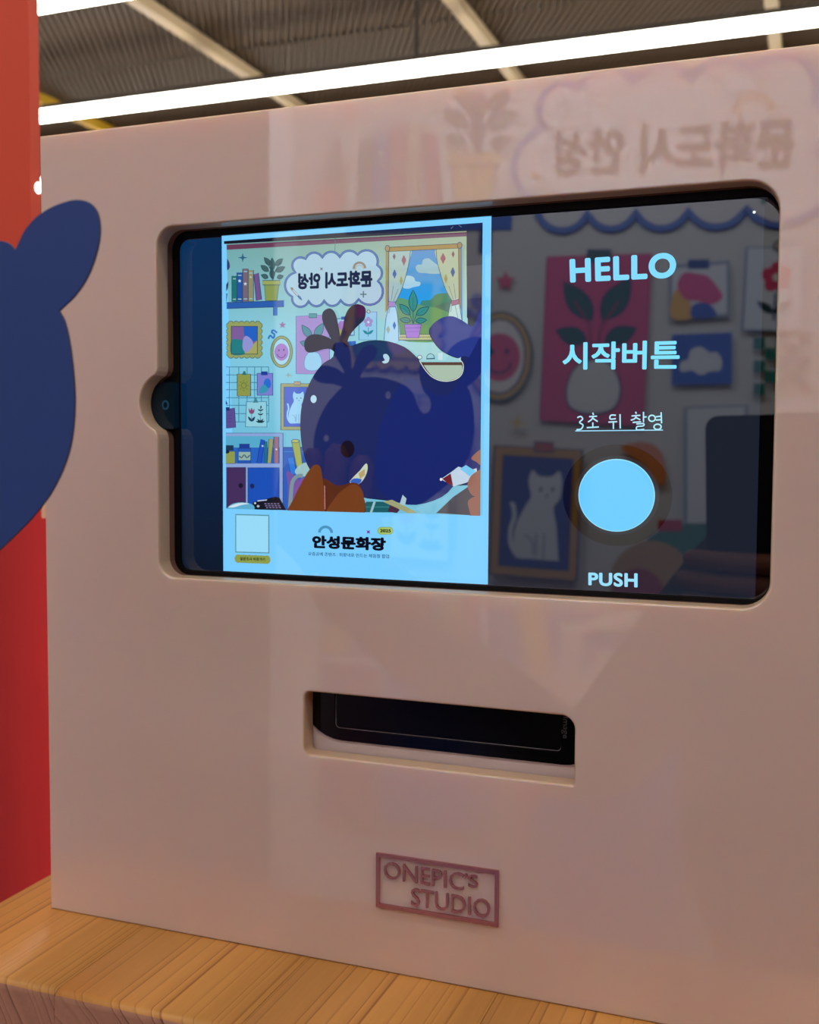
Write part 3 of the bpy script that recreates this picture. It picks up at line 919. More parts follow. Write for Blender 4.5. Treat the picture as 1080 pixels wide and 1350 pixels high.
poly(smooth([(330, 538), (332, 541), (333.8, 537.5), (335.5, 541), (337.6, 538.5), (337, 544), (333.8, 546), (330.6, 544)]), (210, 80, 120), (126, 74, 120))
stroke([(333.8, 546), (333.8, 553)], 0.7, NAVY, (60, 120, 150)); leaf(334, 556, 329, 549, 1.6, NAVY, (20, 54, 90)); leaf(334, 556, 338.4, 549, 1.6, NAVY, (20, 54, 90))
stroke([(345.5, 536), (345.3, 556)], 0.6, NAVY, (28, 60, 84)); leaf(346, 539, 346.4, 534.5, 1.0, NAVY, (20, 44, 70))
for y in (542, 547.5):
    leaf(345.4, y, 342, y - 2.6, 0.9, NAVY, (20, 48, 74)); leaf(345.4, y, 349.3, y - 2.6, 0.9, NAVY, (20, 48, 74))
for dx, dy in ((-6, -2), (-4, -5), (0, -4), (4, -5), (6, -2)):
    leaf(345.3, 557.5, 345.3 + dx, 557 + dy, 1.1, NAVY, (20, 52, 70))
poly([(299, 540), (311.5, 538), (313, 563.5), (299, 565)], (180, 90, 160), (86, 76, 144)); stroke([(299, 540), (311.5, 538), (313, 563.5), (299, 565)], 0.9, NAVY, (40, 50, 110), closed=True)
quad(299, 537, 305, 541.5, (40, 52, 120), (20, 46, 110)); poly([(299, 525), (302.5, 533), (299, 534)], (40, 52, 120), (20, 46, 110))
for y in (548, 552, 556.5):
    stroke([(302, y), (308, y - 0.6)], 0.6, NAVY, (60, 56, 120))
star(382.2, 494.8, 4.2, (226, 190, 110), (140, 160, 150), n=4, q=0.3)
# cat picture: its right edge is where the glass mirrors it
cx1 = 372.4 + (783.5 - 653.8) * (44 / 148.0)
quad(372.4, 506, cx1, 567, (200, 150, 70), (152, 160, 110), line=1.0)
quad(376.6, 510.4, cx1 - 4, 562.5, (44, 62, 150), (62, 96, 198), line=0.8)
quad(390, 503.3, 398.4, 507.8, (190, 96, 80), (176, 150, 130), line=0.7)
catp = smooth([(387, 534), (389.5, 529), (388.2, 522), (389.8, 516.5), (392.5, 519), (398, 519), (401.5, 516.5), (402.8, 522), (402.2, 529), (399.6, 533.5), (401, 541), (402, 550), (402.6, 557), (402.6, 558.2), (392, 558.2), (384, 558), (382.6, 552), (383.4, 543)])
poly(catp, (222, 226, 230), (150, 206, 240))
stroke(smooth([(384.5, 557), (381.6, 552), (381.2, 545), (382.6, 539), (382, 534), (380.8, 532.3)], 4, False), 2.0, (222, 226, 230), (150, 206, 240))
ell(393.7, 525.3, 0.7, 1, (60, 62, 90), (40, 62, 110), n=10); ell(398.9, 525, 0.7, 1, (60, 62, 90), (40, 62, 110), n=10); ell(396.4, 528.2, 0.6, 0.6, (90, 80, 100), (60, 80, 120), n=8)
stroke([(392.5, 546), (392.8, 556.8)], 0.5, (120, 130, 160), (70, 120, 180)); stroke([(396, 546), (396.2, 557.6)], 0.5, (120, 130, 160), (70, 120, 180)); stroke(smooth([(387.5, 547), (391, 550), (391.5, 556)], 3, False), 0.5, (120, 130, 160), (70, 120, 180))
# low cabinet and wainscot
quad(375, 590, 420, 690, (66, 84, 170), (36, 92, 184)); stroke([(375, 595.5), (420, 595)], 0.7, (120, 140, 210), (70, 140, 216)); stroke([(375, 590), (420, 589.6)], 1.2, NAVY, (24, 62, 130))
poly([R(*p) for p in ((660, 797), (870, 806), (905, 850), (900, 1260), (640, 1260))], (104, 110, 178), None, fr=lambda a, b: (a, b), where='wall')
quad(299, 571, 375.4, 690, (214, 196, 214), (136, 162, 214), line=1.0)
quad(299, 575, 371, 611, (70, 110, 190), (34, 98, 190)); quad(299, 575, 371, 590, (190, 214, 220), (84, 168, 202))
quad(299, 595, 312.6, 611, (226, 190, 96), (140, 152, 78), line=0.8); quad(299, 587, 310.5, 594, NAVY, (24, 52, 84)); ell(302, 595.5, 3, 2.4, NAVY, (14, 30, 44))
quad(316.5, 590.5, 333, 610.5, (66, 100, 180), (34, 86, 176), line=0.9); quad(318, 585.5, 331.5, 591, (50, 70, 150), (24, 60, 150), line=0.8)
quad(317.2, 595.8, 332.6, 606.6, (230, 226, 206), (142, 176, 168)); stroke(smooth([(318, 601), (321, 603.5), (324.5, 599.5), (328, 603.5), (331.8, 600)], 3, False), 1.2, NAVY, (24, 52, 80))
poly([(346.5, 579), (351.5, 580.5), (347, 610.5), (341, 610.5)], (60, 90, 190), (28, 80, 190)); quad(351.5, 582, 354.5, 610.5, (50, 130, 100), (24, 116, 130), line=0.6)
poly([(357, 578.5), (363, 579.5), (360, 610.5), (354.8, 610.5)], (236, 214, 140), (150, 158, 98)); quad(363.5, 576, 370, 610.5, (216, 110, 120), (146, 104, 128), line=0.8)
for p in ([(346.5, 579), (351.5, 580.5), (347, 610.5), (341, 610.5)], [(357, 578.5), (363, 579.5), (360, 610.5), (354.8, 610.5)]):
    stroke(p, 0.7, NAVY, (22, 46, 110), closed=True)
star(348.6, 588, 1.8, (240, 236, 226), (180, 214, 236)); star(366.8, 592.5, 1.8, (240, 236, 226), (216, 214, 230))
quad(301.5, 616, 326.4, 690, (150, 60, 110), (66, 44, 92), line=1.0); quad(329.5, 616.4, 370.6, 690, (60, 92, 200), (20, 78, 180), line=1.0)
ell(320, 640, 2.9, 3.3, (60, 30, 60), (24, 20, 44)); ell(335, 640.6, 2.9, 3.3, (30, 40, 110), (22, 34, 92))
# rolls, stool and chair on the floor side
poly([(381.5, 604), (389.5, 602.5), (393.5, 624), (386, 626)], (90, 130, 220), (32, 120, 214)); stroke([(381.5, 604), (389.5, 602.5), (393.5, 624), (386, 626)], 0.8, NAVY, (20, 74, 160), closed=True)
poly([(387, 582), (397, 580), (401.5, 614), (394, 617)], (240, 200, 110), (156, 170, 84)); ell(392, 581.5, 5, 2.2, (244, 214, 140), (176, 188, 110), line=0.8); stroke([(387, 582), (394, 617), (401.5, 614), (397, 580)], 0.8, NAVY, (70, 96, 70))
poly(smooth([(380, 624), (384, 622), (400, 640), (396, 690), (383, 690), (382, 640)]), (226, 110, 150), (110, 84, 160))
poly(smooth([(392, 619), (404, 610), (418, 612), (418, 622), (406, 628), (394, 626)]), (232, 226, 220), (150, 192, 196))
stroke(smooth([(383, 690), (386, 655), (388, 636), (394, 628), (402, 627)], 5, False), 5, (230, 216, 206), (120, 146, 156)); poly([(391, 640), (400, 630), (410, 632), (398, 671), (390, 671)], (232, 130, 160), (124, 82, 160))
# the lower right of the backdrop as the glass and the front mirror it
poly(smooth([(640, 905), (660, 888), (760, 878), (860, 884), (905, 905), (880, 928), (780, 938), (680, 930)]), (236, 214, 204), None, RP, 'wall')
poly([(662, 935), (690, 935), (684, 1240), (652, 1240)], (214, 180, 160), None, RP, 'wall')
poly([(696, 790), (722, 790), (730, 885), (704, 888)], (240, 200, 110), None, RP, 'wall')
poly([(744, 816), (774, 818), (772, 882), (742, 882)], (226, 206, 200), None, RP, 'wall'); poly([(786, 856), (812, 856), (812, 884), (786, 884)], (236, 220, 208), None, RP, 'wall')
poly([(845, 792), (880, 795), (893, 832), (740, 828)], (240, 226, 212), None, RP, 'wall')
dome = arc3((830, 790), (900, 690), (985, 800), 16) + [(985, 800)]
poly(dome, (60, 130, 110), (40, 120, 120), R)
poly(arc3((815, 795), (852, 712), (905, 800), 14) + [(905, 800)], (190, 150, 100), (130, 140, 90), R)
poly(arc3((815, 800), (835, 748), (872, 802), 12) + [(872, 802)], (170, 70, 90), (110, 60, 90), R)
quad(870, 684, 902, 699, (190, 44, 60), (120, 50, 70), fr=R)
# window with curtains
WF = [(513.5, 326), (612, 322), (613.5, 452), (511.5, 449)]
poly([(514, 328), (611, 324), (612, 446), (513, 448)], (120, 180, 230), (62, 146, 216))
nb = 8
for k in range(nb):     # the painted sky pales downwards
    y0, y1 = 326 + k * 10, 326 + (k + 1) * 10
    t = k / (nb - 1)
    quad(526, y0, 600, y1, (110 + 30 * t, 170 + 20 * t, 230), (88 - 58 * t, 142 + 10 * t, 196 + 26 * t))
poly(smooth([(550, 354), (553, 350), (558, 349.5), (560, 343.5), (567, 341.5), (573, 346), (578, 349.5), (586, 354), (586, 360.5), (575, 362), (563, 361), (554, 360)]), (240, 240, 240), (150, 186, 196))
poly(smooth([(536, 366), (543, 364.5), (548, 367), (550, 371.5), (556, 373), (555.5, 377.5), (547, 379.5), (540, 381.5), (533, 379)]), (240, 240, 240), (160, 204, 222))
poly(smooth([(556, 402), (563, 397), (570, 396), (576, 389.5), (585, 387.5), (596, 388.5), (604, 400), (604, 446), (550, 446)]), (110, 160, 110), (62, 128, 100))
poly(smooth([(524, 398), (540, 396), (560, 404), (580, 407), (604, 416), (606, 447), (524, 447)]), (130, 180, 100), (92, 148, 96))
poly(smooth([(576, 405), (590, 400), (600, 398), (603, 418), (592, 412)]), (90, 130, 96), (72, 112, 96))
for x0, y0, x1, y1, w in ((547, 412, 546.8, 383, 5.6), (543, 416, 528.8, 401.5, 4.6), (551, 416, 568, 405.5, 4.6), (544, 424, 529.3, 421.5, 3.6), (550, 424, 564.8, 422.5, 3.6)):
    leaf(x0, y0, x1, y1, w, (60, 150, 110), (50, 138, 122), line=0.9)
    stroke([(x0, y0), ((x0 + 2 * x1) / 3, (y0 + 2 * y1) / 3)], 0.5, (30, 90, 70), (24, 92, 84))
stroke([(547, 412), (547, 430)], 0.9, (30, 90, 70), (26, 84, 84)); stroke([(543, 416), (547, 428)], 0.9, (30, 90, 70), (26, 84, 84)); stroke([(551, 416), (547, 428)], 0.9, (30, 90, 70), (26, 84, 84))
quad(528.5, 441.5, 612, 449, (230, 196, 130), (176, 186, 142), line=0.7); stroke([(528.5, 445), (612, 445)], 0.8, (150, 110, 60), (110, 110, 80))
poly([(535.5, 428.5), (557.5, 428.2), (554.8, 446), (538.3, 446)], (230, 150, 210), (158, 124, 206)); stroke([(535.5, 428.5), (557.5, 428.2), (554.8, 446), (538.3, 446)], 0.8, NAVY, (66, 60, 130), closed=True)
stroke([(537, 433), (556.5, 432.7)], 0.6, NAVY, (90, 80, 150)); stroke([(538, 438), (556, 437.7)], 0.5, NAVY, (116, 92, 170))
CW, CWf = (240, 234, 224), (166, 196, 192)
poly(smooth([(515.5, 331), (543.7, 330), (542, 345), (537.5, 365), (531, 385), (523.7, 400), (516, 400), (515.3, 365)], 3), CW, (160, 188, 184))
poly(smooth([(516, 400), (523.7, 400), (527, 420), (528.2, 450), (509, 449), (511.5, 420)], 3), CW, (164, 212, 234))
poly(smooth([(577.5, 329), (606.5, 327.5), (607, 360), (607.5, 396), (598.5, 398), (590, 383), (583, 362), (578.5, 345)], 3), CW, (172, 184, 152))
poly(smooth([(598.5, 398), (607.5, 396), (611, 420), (613.5, 448), (592, 448), (594, 415)], 3), CW, (184, 214, 210))
for p in ([(543.7, 330), (542, 345), (537.5, 365), (531, 385), (523.7, 400)], [(577.5, 329), (578.5, 345), (583, 362), (590, 383), (598.5, 398)], [(523.7, 404), (527, 420), (528.2, 450)], [(516, 404), (511.5, 420), (508.8, 449)], [(607.5, 400), (610, 415), (611.5, 425)]):
    stroke(smooth(p, 3, False), 0.8, NAVY, (56, 92, 126))
for a, b in (((521, 378), (518.3, 398)), ((527.5, 382), (521, 398)), ((594, 378), (600, 396)), ((600.5, 375), (603, 395)), ((517, 406), (515, 414)), ((602, 402), (606, 420)), ((598, 402), (596.5, 412))):
    stroke([a, b], 0.6, NAVY, (86, 116, 136))
for x, y, w, h, nat, fd in ((522.3, 339.5, 1.9, 4, (216, 100, 100), (118, 86, 110)), (535, 344.5, 3, 7, (220, 90, 90), (146, 92, 104)), (522.8, 362.5, 2.6, 6, (70, 110, 200), (44, 96, 172)), (531.5, 371, 2.2, 6, (220, 180, 100), (150, 152, 104)), (586.5, 342, 3.4, 7, (220, 90, 90), (148, 84, 92)), (599.7, 336.5, 1.9, 4.4, (200, 100, 100), (126, 80, 88)), (599.3, 360, 2.8, 6.6, (70, 90, 170), (62, 82, 132)), (590.3, 368.5, 2.2, 6, (220, 180, 100), (154, 146, 86)), (522.6, 430, 2.2, 5.5, (70, 110, 200), (40, 112, 184)), (514.5, 435.5, 2.4, 5, (220, 180, 100), (152, 170, 150))):
    poly(smooth([(x, y - h), (x + w * 0.6, y - h * 0.5), (x + w, y), (x + w * 0.5, y + h * 0.5), (x, y + h), (x - w * 0.5, y + h * 0.5), (x - w, y), (x - w * 0.6, y - h * 0.5)], 3), nat, fd)
quad(514, 398.7, 524, 405.5, (230, 150, 190), (158, 138, 196), line=0.7); poly([(597, 398), (607.5, 395), (608, 401.5), (598, 404)], (220, 120, 150), (158, 104, 130)); stroke([(597, 398), (607.5, 395), (608, 401.5), (598, 404)], 0.7, NAVY, (80, 60, 100), closed=True)
poly([(513, 327.5), (609, 322.5), (609, 328.3), (513, 333)], (214, 160, 80), (160, 132, 66)); stroke([(513, 327.5), (609, 322.5)], 0.8, NAVY, (60, 62, 60)); stroke([(513, 333), (609, 328.3)], 0.7, NAVY, (84, 78, 60))
poly([(511.2, 331), (515.3, 331), (514.6, 408), (511, 413)], (214, 160, 80), (152, 138, 84)); stroke([(515.3, 333), (514.6, 404)], 0.8, NAVY, (60, 60, 70))
poly([(606.8, 328), (610.6, 328), (610.5, 412), (607.6, 400)], (214, 160, 80), (150, 122, 66)); stroke([(606.8, 329), (607.6, 400)], 0.7, NAVY, (84, 66, 60))
ell(513.6, 328.8, 3, 4, (220, 170, 90), (164, 140, 80), line=0.9); ell(608.4, 324.7, 3, 4, (220, 170, 90), (156, 126, 70), line=0.9)
# desk edge and things under the window
quad(530, 478, 618, 482, (120, 84, 60), (92, 66, 54)); stroke(arc3((565.5, 473.5), (570.5, 467), (575, 473), 8) + [(575, 473)], 0.9, NAVY, (60, 96, 120)); stroke([(564.8, 473.6), (575.8, 473.2)], 1.4, NAVY, (40, 76, 100)); ell(556, 471.5, 3, 2.6, (236, 230, 224), (190, 220, 220), line=0.7)
quad(580, 466, 586, 475, (236, 232, 226), (196, 226, 230)); quad(530, 482, 618, 520, (206, 200, 186), (170, 192, 172))

# ------------- feed-only: what the tablet's camera saw in front of the backdrop
def fp(pts, col, n=4, line=None):
    q = smooth(pts, n) if n else pts
    poly(q, None, col, where='feed')
    if line:
        stroke(q, 1.0, None, line, closed=True, where='feed')
# room beyond the backdrop, right and top
poly([(617.5, 300), (640, 300), (640, 685), (622, 685)], None, (40, 42, 58), where='feed')
poly([(617.6, 352), (640, 350), (640, 400), (618, 402)], None, (62, 60, 68), where='feed'); poly([(618, 395), (640, 393), (640, 415), (618, 420)], None, (44, 42, 66), where='feed')
poly([(299, 300), (640, 280), (640, 303), (619, 306), (299, 323)], None, (14, 20, 38), where='feed')
poly([(617.6, 290), (640, 290), (640, 350), (617.6, 352)], None, (18, 20, 34), where='feed')
stroke([(597, 303), (600, 300)], 0.8, None, (120, 120, 130), where='feed'); stroke([(607, 298), (611, 301)], 0.8, None, (110, 110, 120), where='feed')
# telephone-like calculator and plate at the lower left
poly([(337, 662), (366, 654.5), (372, 656), (380.5, 672), (335, 672)], None, (16, 20, 36), where='feed')
quad(343, 659.5, 355.5, 660.8, None, (190, 206, 230), sl=-1.4, where='feed')
for r in range(3):
    for c in range(5):
        quad(352 + c * 4.2 + r * 1.2, 663 + r * 2.6, 354.8 + c * 4.2 + r * 1.2, 664.5 + r * 2.6, None, (120, 110, 150), where='feed')
ell(340, 663, 1.4, 1.3, None, (200, 210, 220), where='feed', n=10); ell(344, 667, 1.8, 1.6, None, (170, 190, 200), where='feed', n=10)
fp([(302, 672), (310, 664), (325, 662), (338, 666), (336, 674), (310, 676)], (90, 170, 205)); fp([(305, 668), (318, 663), (332, 663.5), (322, 665.5), (312, 668.5)], (205, 226, 240))
# things on the table at the bottom
poly([(478, 675), (486, 661), (520, 661), (528, 675)], None, (28, 92, 100), where='feed'); stroke([(484, 668), (522, 668)], 0.8, None, (60, 140, 140), where='feed'); stroke([(492, 676), (497, 661)], 3, None, (150, 190, 200), where='feed')
poly([(519, 661), (530, 672), (526, 676), (514, 674)], None, (70, 40, 60), where='feed')
# ghosted whale board: lighter double exposure, then the solid dark one
GH, GHL, DK, DK2 = (66, 58, 96), (58, 52, 84), (30, 42, 96), (24, 36, 92)
RIM = (20, 22, 54)
fp([(444, 449.5), (430, 443.8), (418, 441.8), (409.5, 445), (405.3, 452), (406, 461), (411, 465), (420, 463.7), (430, 460.7), (438, 460.3), (444, 464), (448, 470), (462, 466), (462, 452)], (24, 22, 50), line=RIM)
fp([(442.5, 450), (436, 439), (430, 427), (428.5, 417), (431, 411), (437, 408), (442, 410), (446, 417), (449, 430), (450.7, 440), (452.5, 452)], (26, 26, 54), line=RIM)
fp([(452, 450), (456, 432), (458, 420), (463, 409), (470, 403.3), (477, 402.7), (483.5, 406), (485, 413), (483, 422), (477, 428), (470, 435), (464, 443), (461.3, 450), (461, 460)], (26, 14, 60), line=RIM)
A = [(443, 471), (430, 480), (418, 495), (408, 515), (402, 535), (400, 555), (401, 580), (405, 600), (412, 618), (430, 640), (520, 660), (600, 640), (640, 620), (642, 450), (625, 456), (611, 470), (613, 486), (610.5, 494.5), (604, 500), (593, 502.8), (583, 502), (574, 498), (567, 491), (560, 481), (552, 472), (541, 462), (530, 456), (515, 451.3), (500, 449.8), (483, 451.5), (462, 458), (455, 452), (446, 452)]
fp(A, (28, 38, 92), 3, RIM)
# fluke ghost
fp([(636, 411), (632, 420), (627, 430), (622, 430), (612, 423.5), (600, 418), (588, 419), (577, 425), (570, 433), (569, 440), (575, 452), (585, 463), (598, 470), (607, 473), (615, 470), (642, 470), (642, 404)], (38, 54, 134), 3)
stroke(smooth([(570, 433), (569, 440), (575, 452), (585, 463), (598, 470), (606, 472.6)], 3, False), 0.9, None, RIM, where='feed')
fp([(622, 517), (629, 508), (642, 490), (642, 600), (628, 600), (629, 560), (627, 535)], (30, 40, 108), 3)
fp([(540, 500), (575, 520), (600, 515), (622, 470), (642, 452), (642, 610), (612, 628), (585, 655), (540, 665), (500, 640), (505, 560)], (22, 36, 104), 4)
stroke(smooth([(556, 476), (562, 486), (568, 493.5), (575, 499), (584, 502.5), (594, 503), (604, 500.4), (611, 494.5), (613.6, 486), (612.5, 479), (607.5, 473.5)], 3, False), 1.0, None, (214, 222, 214), where='feed')
ell(461.5, 592, 9.2, 11.2, None, (22, 12, 26), where='feed')
ell(417, 526.5, 4.4, 5.6, None, (178, 216, 236), where='feed', line=0.8, lc=(28, 26, 50))
fp([(509, 468), (513, 467.5), (516.5, 472), (515, 478), (510, 479.8), (507, 477.5), (510.5, 475.5), (508.5, 471.5)], (176, 210, 226))
fp([(464.5, 635.5), (470, 628), (478, 620), (485.5, 611), (488, 615), (486.5, 624), (481, 634), (473, 639)], (196, 206, 186), 3); fp([(465, 635), (470, 630.5), (480, 631.5), (478, 636.5), (471, 639)], (44, 96, 190), 2); poly([(476, 624), (484, 618), (484.5, 626), (478, 631)], None, (176, 160, 110), where='feed')
poly([(584, 631.5), (598, 622), (607, 615), (622, 620), (631, 617), (632, 626), (618, 636), (601, 641)], None, (190, 210, 226), where='feed'); poly([(586, 631), (597, 624), (600, 640), (594, 638)], None, (110, 34, 40), where='feed'); poly([(609, 618), (617, 613), (630, 621), (622, 628)], None, (110, 196, 236), where='feed'); ell(584.3, 631.8, 1.6, 2, None, (230, 232, 236), where='feed', n=10)
poly([(508, 661), (520, 658.5), (554, 675.5), (541, 676)], None, (158, 160, 116), where='feed'); poly([(530, 664), (534, 652), (539, 657), (537, 666)], None, (168, 196, 206), where='feed')
poly([(578, 676), (600, 655), (622, 640), (642, 628), (642, 680)], None, (72, 68, 76), where='feed')
# fingers that hold the board
SK1, SK2, SK3 = (112, 60, 28), (84, 40, 22), (148, 98, 82)
fp([(428, 632), (448, 640), (470, 636), (480, 645), (482, 680), (428, 680)], SK2)
fp([(383, 680), (391, 657), (402, 635), (411, 620), (419, 612.5), (426, 616), (429, 632), (430, 650), (428, 680)], SK1)
fp([(434, 680), (446, 655), (458, 643.5), (469, 638), (478, 642.5), (483, 655), (480, 680)], SK1)
stroke([(431.5, 640), (432, 671)], 1.0, None, (196, 130, 140), where='feed')
fp([(624, 604), (634, 594), (642, 590), (642, 616), (631, 609)], SK3); fp([(642, 617), (632, 621), (623, 628), (619, 640), (623, 650), (629, 654), (642, 652)], SK3); fp([(642, 651), (629, 654), (620, 660), (621, 670), (626, 682), (642, 682)], SK3)

# ---- build the two prints
def clip_tri(tri, x0, x1, z0, z1):
    pts = tri
    for axis, lim, sgn in ((0, x0, 1), (0, x1, -1), (1, z0, 1), (1, z1, -1)):
        out = []
        for i in range(len(pts)):
            a, b = pts[i - 1], pts[i]
            ia, ib = sgn * (a[0][axis] - lim) >= 0, sgn * (b[0][axis] - lim) >= 0
            if ia != ib:
                t = (lim - a[0][axis]) / (b[0][axis] - a[0][axis])
                out.append((a[0] + (b[0] - a[0]) * t, a[1] + (b[1] - a[1]) * t))
            if ib:
                out.append(b)
        pts = out
        if len(pts) < 3:
            return []
    return pts
def build_print(name, items, to3d, clip, material, parent):
    V, FC, COL = [], [], []
    for k, (v, tris, ink) in enumerate(items):
        per = isinstance(ink, list)
        for t in tris:
            tri = [(v[i], np.array(lin(ink[i] if per else ink))) for i in t]
            p = clip_tri(tri, *clip)
            if len(p) < 3:
                continue
            b0 = len(V)
            for q, c in p:
                V.append(to3d(q, k))
                COL.append((*c, 1))
            FC.append(tuple(range(b0, b0 + len(p))))
    me = bpy.data.meshes.new(name)
    me.from_pydata(V, [], FC)
    at = me.attributes.new('ink', 'FLOAT_COLOR', 'POINT')
    at.data.foreach_set('color', np.array(COL, dtype=np.float32).ravel())
    return link_mesh(name, me, material, parent)

# backdrop behind the photographer
drop = thing('painted_backdrop', 'cream backdrop painted with shelves, pictures and a cat, mirrored in the kiosk glass', 'backdrop', (-0.35, YM, 0.0))
boxobj('panel', (MX0 - 0.0, MX1 + 0.0, YM - 0.04, YM - 0.001, 0.0, CZ + MZT), mat('backdrop_board', lin((226, 214, 200)), 0.7), drop)
build_print('painting', MUR, lambda q, k: (q[0], YM + 0.00012 * k, CZ + q[1]), (MX0, MX1, MZB, MZT), print_mat('painted_ink', False), drop)
for x in (MX0 + 0.15, MX1 - 0.25):
    boxobj('foot', (x, x + 0.1, YM - 0.25, YM - 0.0405, 0.0, 0.04), M_WALL, drop)

# picture shown on the tablet
M_LIT = print_mat('lit_screen_picture', True)
SCR2 = []          # plain page layout in metres on the glass
def back(items):
    return [(np.array([TI @ (p - TB) for p in v]), t, c) for v, t, c in items]
fx0, fz1 = plane_pt(299, 314.5, G); fx1, fz0 = plane_pt(636, 677, G)
px0, pz1 = plane_pt(294, 308, G); px1, pz0 = plane_pt(645.5, 769.5, G)
fx1 = plane_pt(637, 480, G)[0]
fz1 = plane_pt(640, 293, G)[1] - 0.0006
fz0 = plane_pt(470, 675, G)[1]
px0, px1 = -0.5875 * G, -0.2928 * G
pz1, pz0 = 0.2236 * G, -0.1318 * G
MUR0, SCR0 = MUR, SCR
MUR, SCR = [], []
WHITE = (120, 204, 255)
I = lambda a, b: (a, b)
GP = lambda px, py: plane_pt(px, py, G)
poly([(px0, pz0), (px1, pz0), (px1, pz1), (px0, pz1)], None, WHITE, I, 'feed')
v0, v1 = plane_pt(239, 318, G), plane_pt(239, 750, G)
LB = rrect(GX0 + 0.0006, px0 - 0.0002, GZ0 + 0.0006, GZ1 - 0.0006, [0.0002, 0.0052, 0.0052, 0.0002])  # navy band: a blue reflection painted into the page, darker downwards
def reflection_col(z):
    t = (GZ1 - z) / (GZ1 - GZ0)
    return (0, 46 - 26 * t, 88 - 46 * t)
add([(x, z - CZ) for x, z in LB], tess(LB), None, [reflection_col(z) for x, z in LB], 'feed')
page = SCR
SCR = []
# foot of the page: an empty square where the code was, a caption, the title
quad(310.8, 677.6, 355.6, 728.3, None, (84, 140, 150), GP, sl=1.2, where='feed'); quad(312, 679, 354.3, 727, None, (150, 218, 248), GP, sl=1.2, where='feed')
cap = rrect(310.5, 357, 731, 741.5, 5.2)
poly([(x, y + (x - 310) * 0.04) for x, y in cap], None, (134, 150, 70), GP, 'feed')
for k in range(6):
    ell(314.5 + k * 7.6, 736.3 + k * 0.3, 4.6, 5.6, None, (140, 156, 74), GP, where='feed')
text('설문조사 바로가기', [(317, 734), (350, 735.3), (350, 739.7), (317, 738.6)], None, (20, 30, 24), 0.03, GP, where='feed')
stroke(arc3((421.5, 702), (430, 694.5), (438, 702.5), 14) + [(438, 702.5)], 3.6, None, (70, 146, 190), GP, where='feed')
text('안성문화장', [(412, 705.4), (509.5, 708.6), (509.5, 726.4), (412, 722.6)], None, (10, 12, 26), 0.06, GP, where='feed')
text('요즘공예 콘텐츠 : 취향대로 만드는 체험형 팝업', [(407, 727.5), (513.5, 730.8), (513.5, 736), (407, 732.2)], None, (34, 74, 110), 0.012, GP, where='feed')
poly([(x, y) for x, y in rrect(498.2, 519, 694.6, 704.6, 4.8)], None, (134, 166, 84), GP, 'feed'); poly([(x, y) for x, y in rrect(499.2, 518, 695.6, 703.6, 3.9)], None, (168, 196, 104), GP, 'feed')
text('2025', [(501.5, 697.2), (516, 697.5), (516, 702), (501.5, 701.7)], None, (14, 18, 16), 0.05, GP, where='feed')
star(486.3, 701.2, 3.2, None, (110, 40, 150), n=4, q=0.42, fr=GP, rot=-math.pi / 4, where='feed')
foot = SCR
SCR = []
# right half: greeting and start button
text('HELLO', [(751, 341.5), (892, 332.5), (891.5, 366.5), (752, 373.2)], None, (128, 214, 255), 0.042, GP, where='feed', spacing=1.12, res=8)
text('시작버튼', [(742, 452), (897, 448), (896, 487), (742, 487.5)], None, (128, 222, 255), 0.027, GP, where='feed')
ell(0, 0, 1, 1, None, (0, 0, 0), fr=lambda a, b: tuple(np.array(plane_pt(813.2, 653, G)) + np.array((a * 0.0221, b * 0.0206))), where='feed', n=48)
ring = SCR.pop()
SCR.insert(0, (ring[0], ring[1], (3, 2, 2)))
ell(0, 0, 1, 1, None, (28, 30, 38), fr=lambda a, b: tuple(np.array(plane_pt(813.2, 653, G)) + np.array((a * 0.0171, b * 0.0160))), where='feed', n=48)
ell(0, 0, 1, 1, None, (140, 220, 255), fr=lambda a, b: tuple(np.array(plane_pt(812.8, 653, G)) + np.array((a * 0.01545, b * 0.01475))), where='feed', n=56)
ell(0, 0, 1, 1, None, (98, 200, 255), fr=lambda a, b: tuple(np.array(plane_pt(812.8, 653.3, G)) + np.array((a * 0.01505, b * 0.01435))), where='feed', n=56)
text('PUSH', [(776, 754.5), (841, 755.5), (841, 774.6), (776, 771.5)], None, (150, 218, 250), 0.036, GP, where='feed', spacing=1.08, res=8)
# handwritten line, drawn stroke by stroke inside unit squares
def hand(strokes, x0, y0, x1, y1, w=1.85):
    for s in strokes:
        p = [(x0 + a * (x1 - x0), y0 + b * (y1 - y0)) for a, b in s]
        stroke(smooth(p, 4, False) if len(p) > 2 else p, w, None, (170, 232, 250), GP, where='feed')
def circ(cx, cy, rx, ry, n=10):
    return [(cx + rx * math.cos(2 * math.pi * k / n), cy + ry * math.sin(2 * math.pi * k / n)) for k in range(n + 1)]
hand([[(0.1, 0.1), (0.55, 0), (0.8, 0.2), (0.4, 0.45), (0.85, 0.65), (0.6, 0.95), (0, 1)]], 760.5, 549, 770.5, 566.5)
hand([[(0.5, 0), (0.55, 0.15)], [(0.2, 0.25), (0.85, 0.22)], [(0.55, 0.22), (0.4, 0.42), (0.1, 0.58)], [(0.5, 0.35), (0.9, 0.55)], [(0.5, 0.6), (0.5, 0.88)], [(0, 0.92), (1, 0.88)]], 774, 544, 790, 565.5)
hand([[(0.6, 0.12), (0.2, 0.12), (0.15, 0.35), (0.6, 0.33)], [(0, 0.55), (0.7, 0.52)], [(0.4, 0.53), (0.4, 0.98)], [(0.93, 0.05), (0.95, 0.95)]], 802.5, 545, 819, 566)
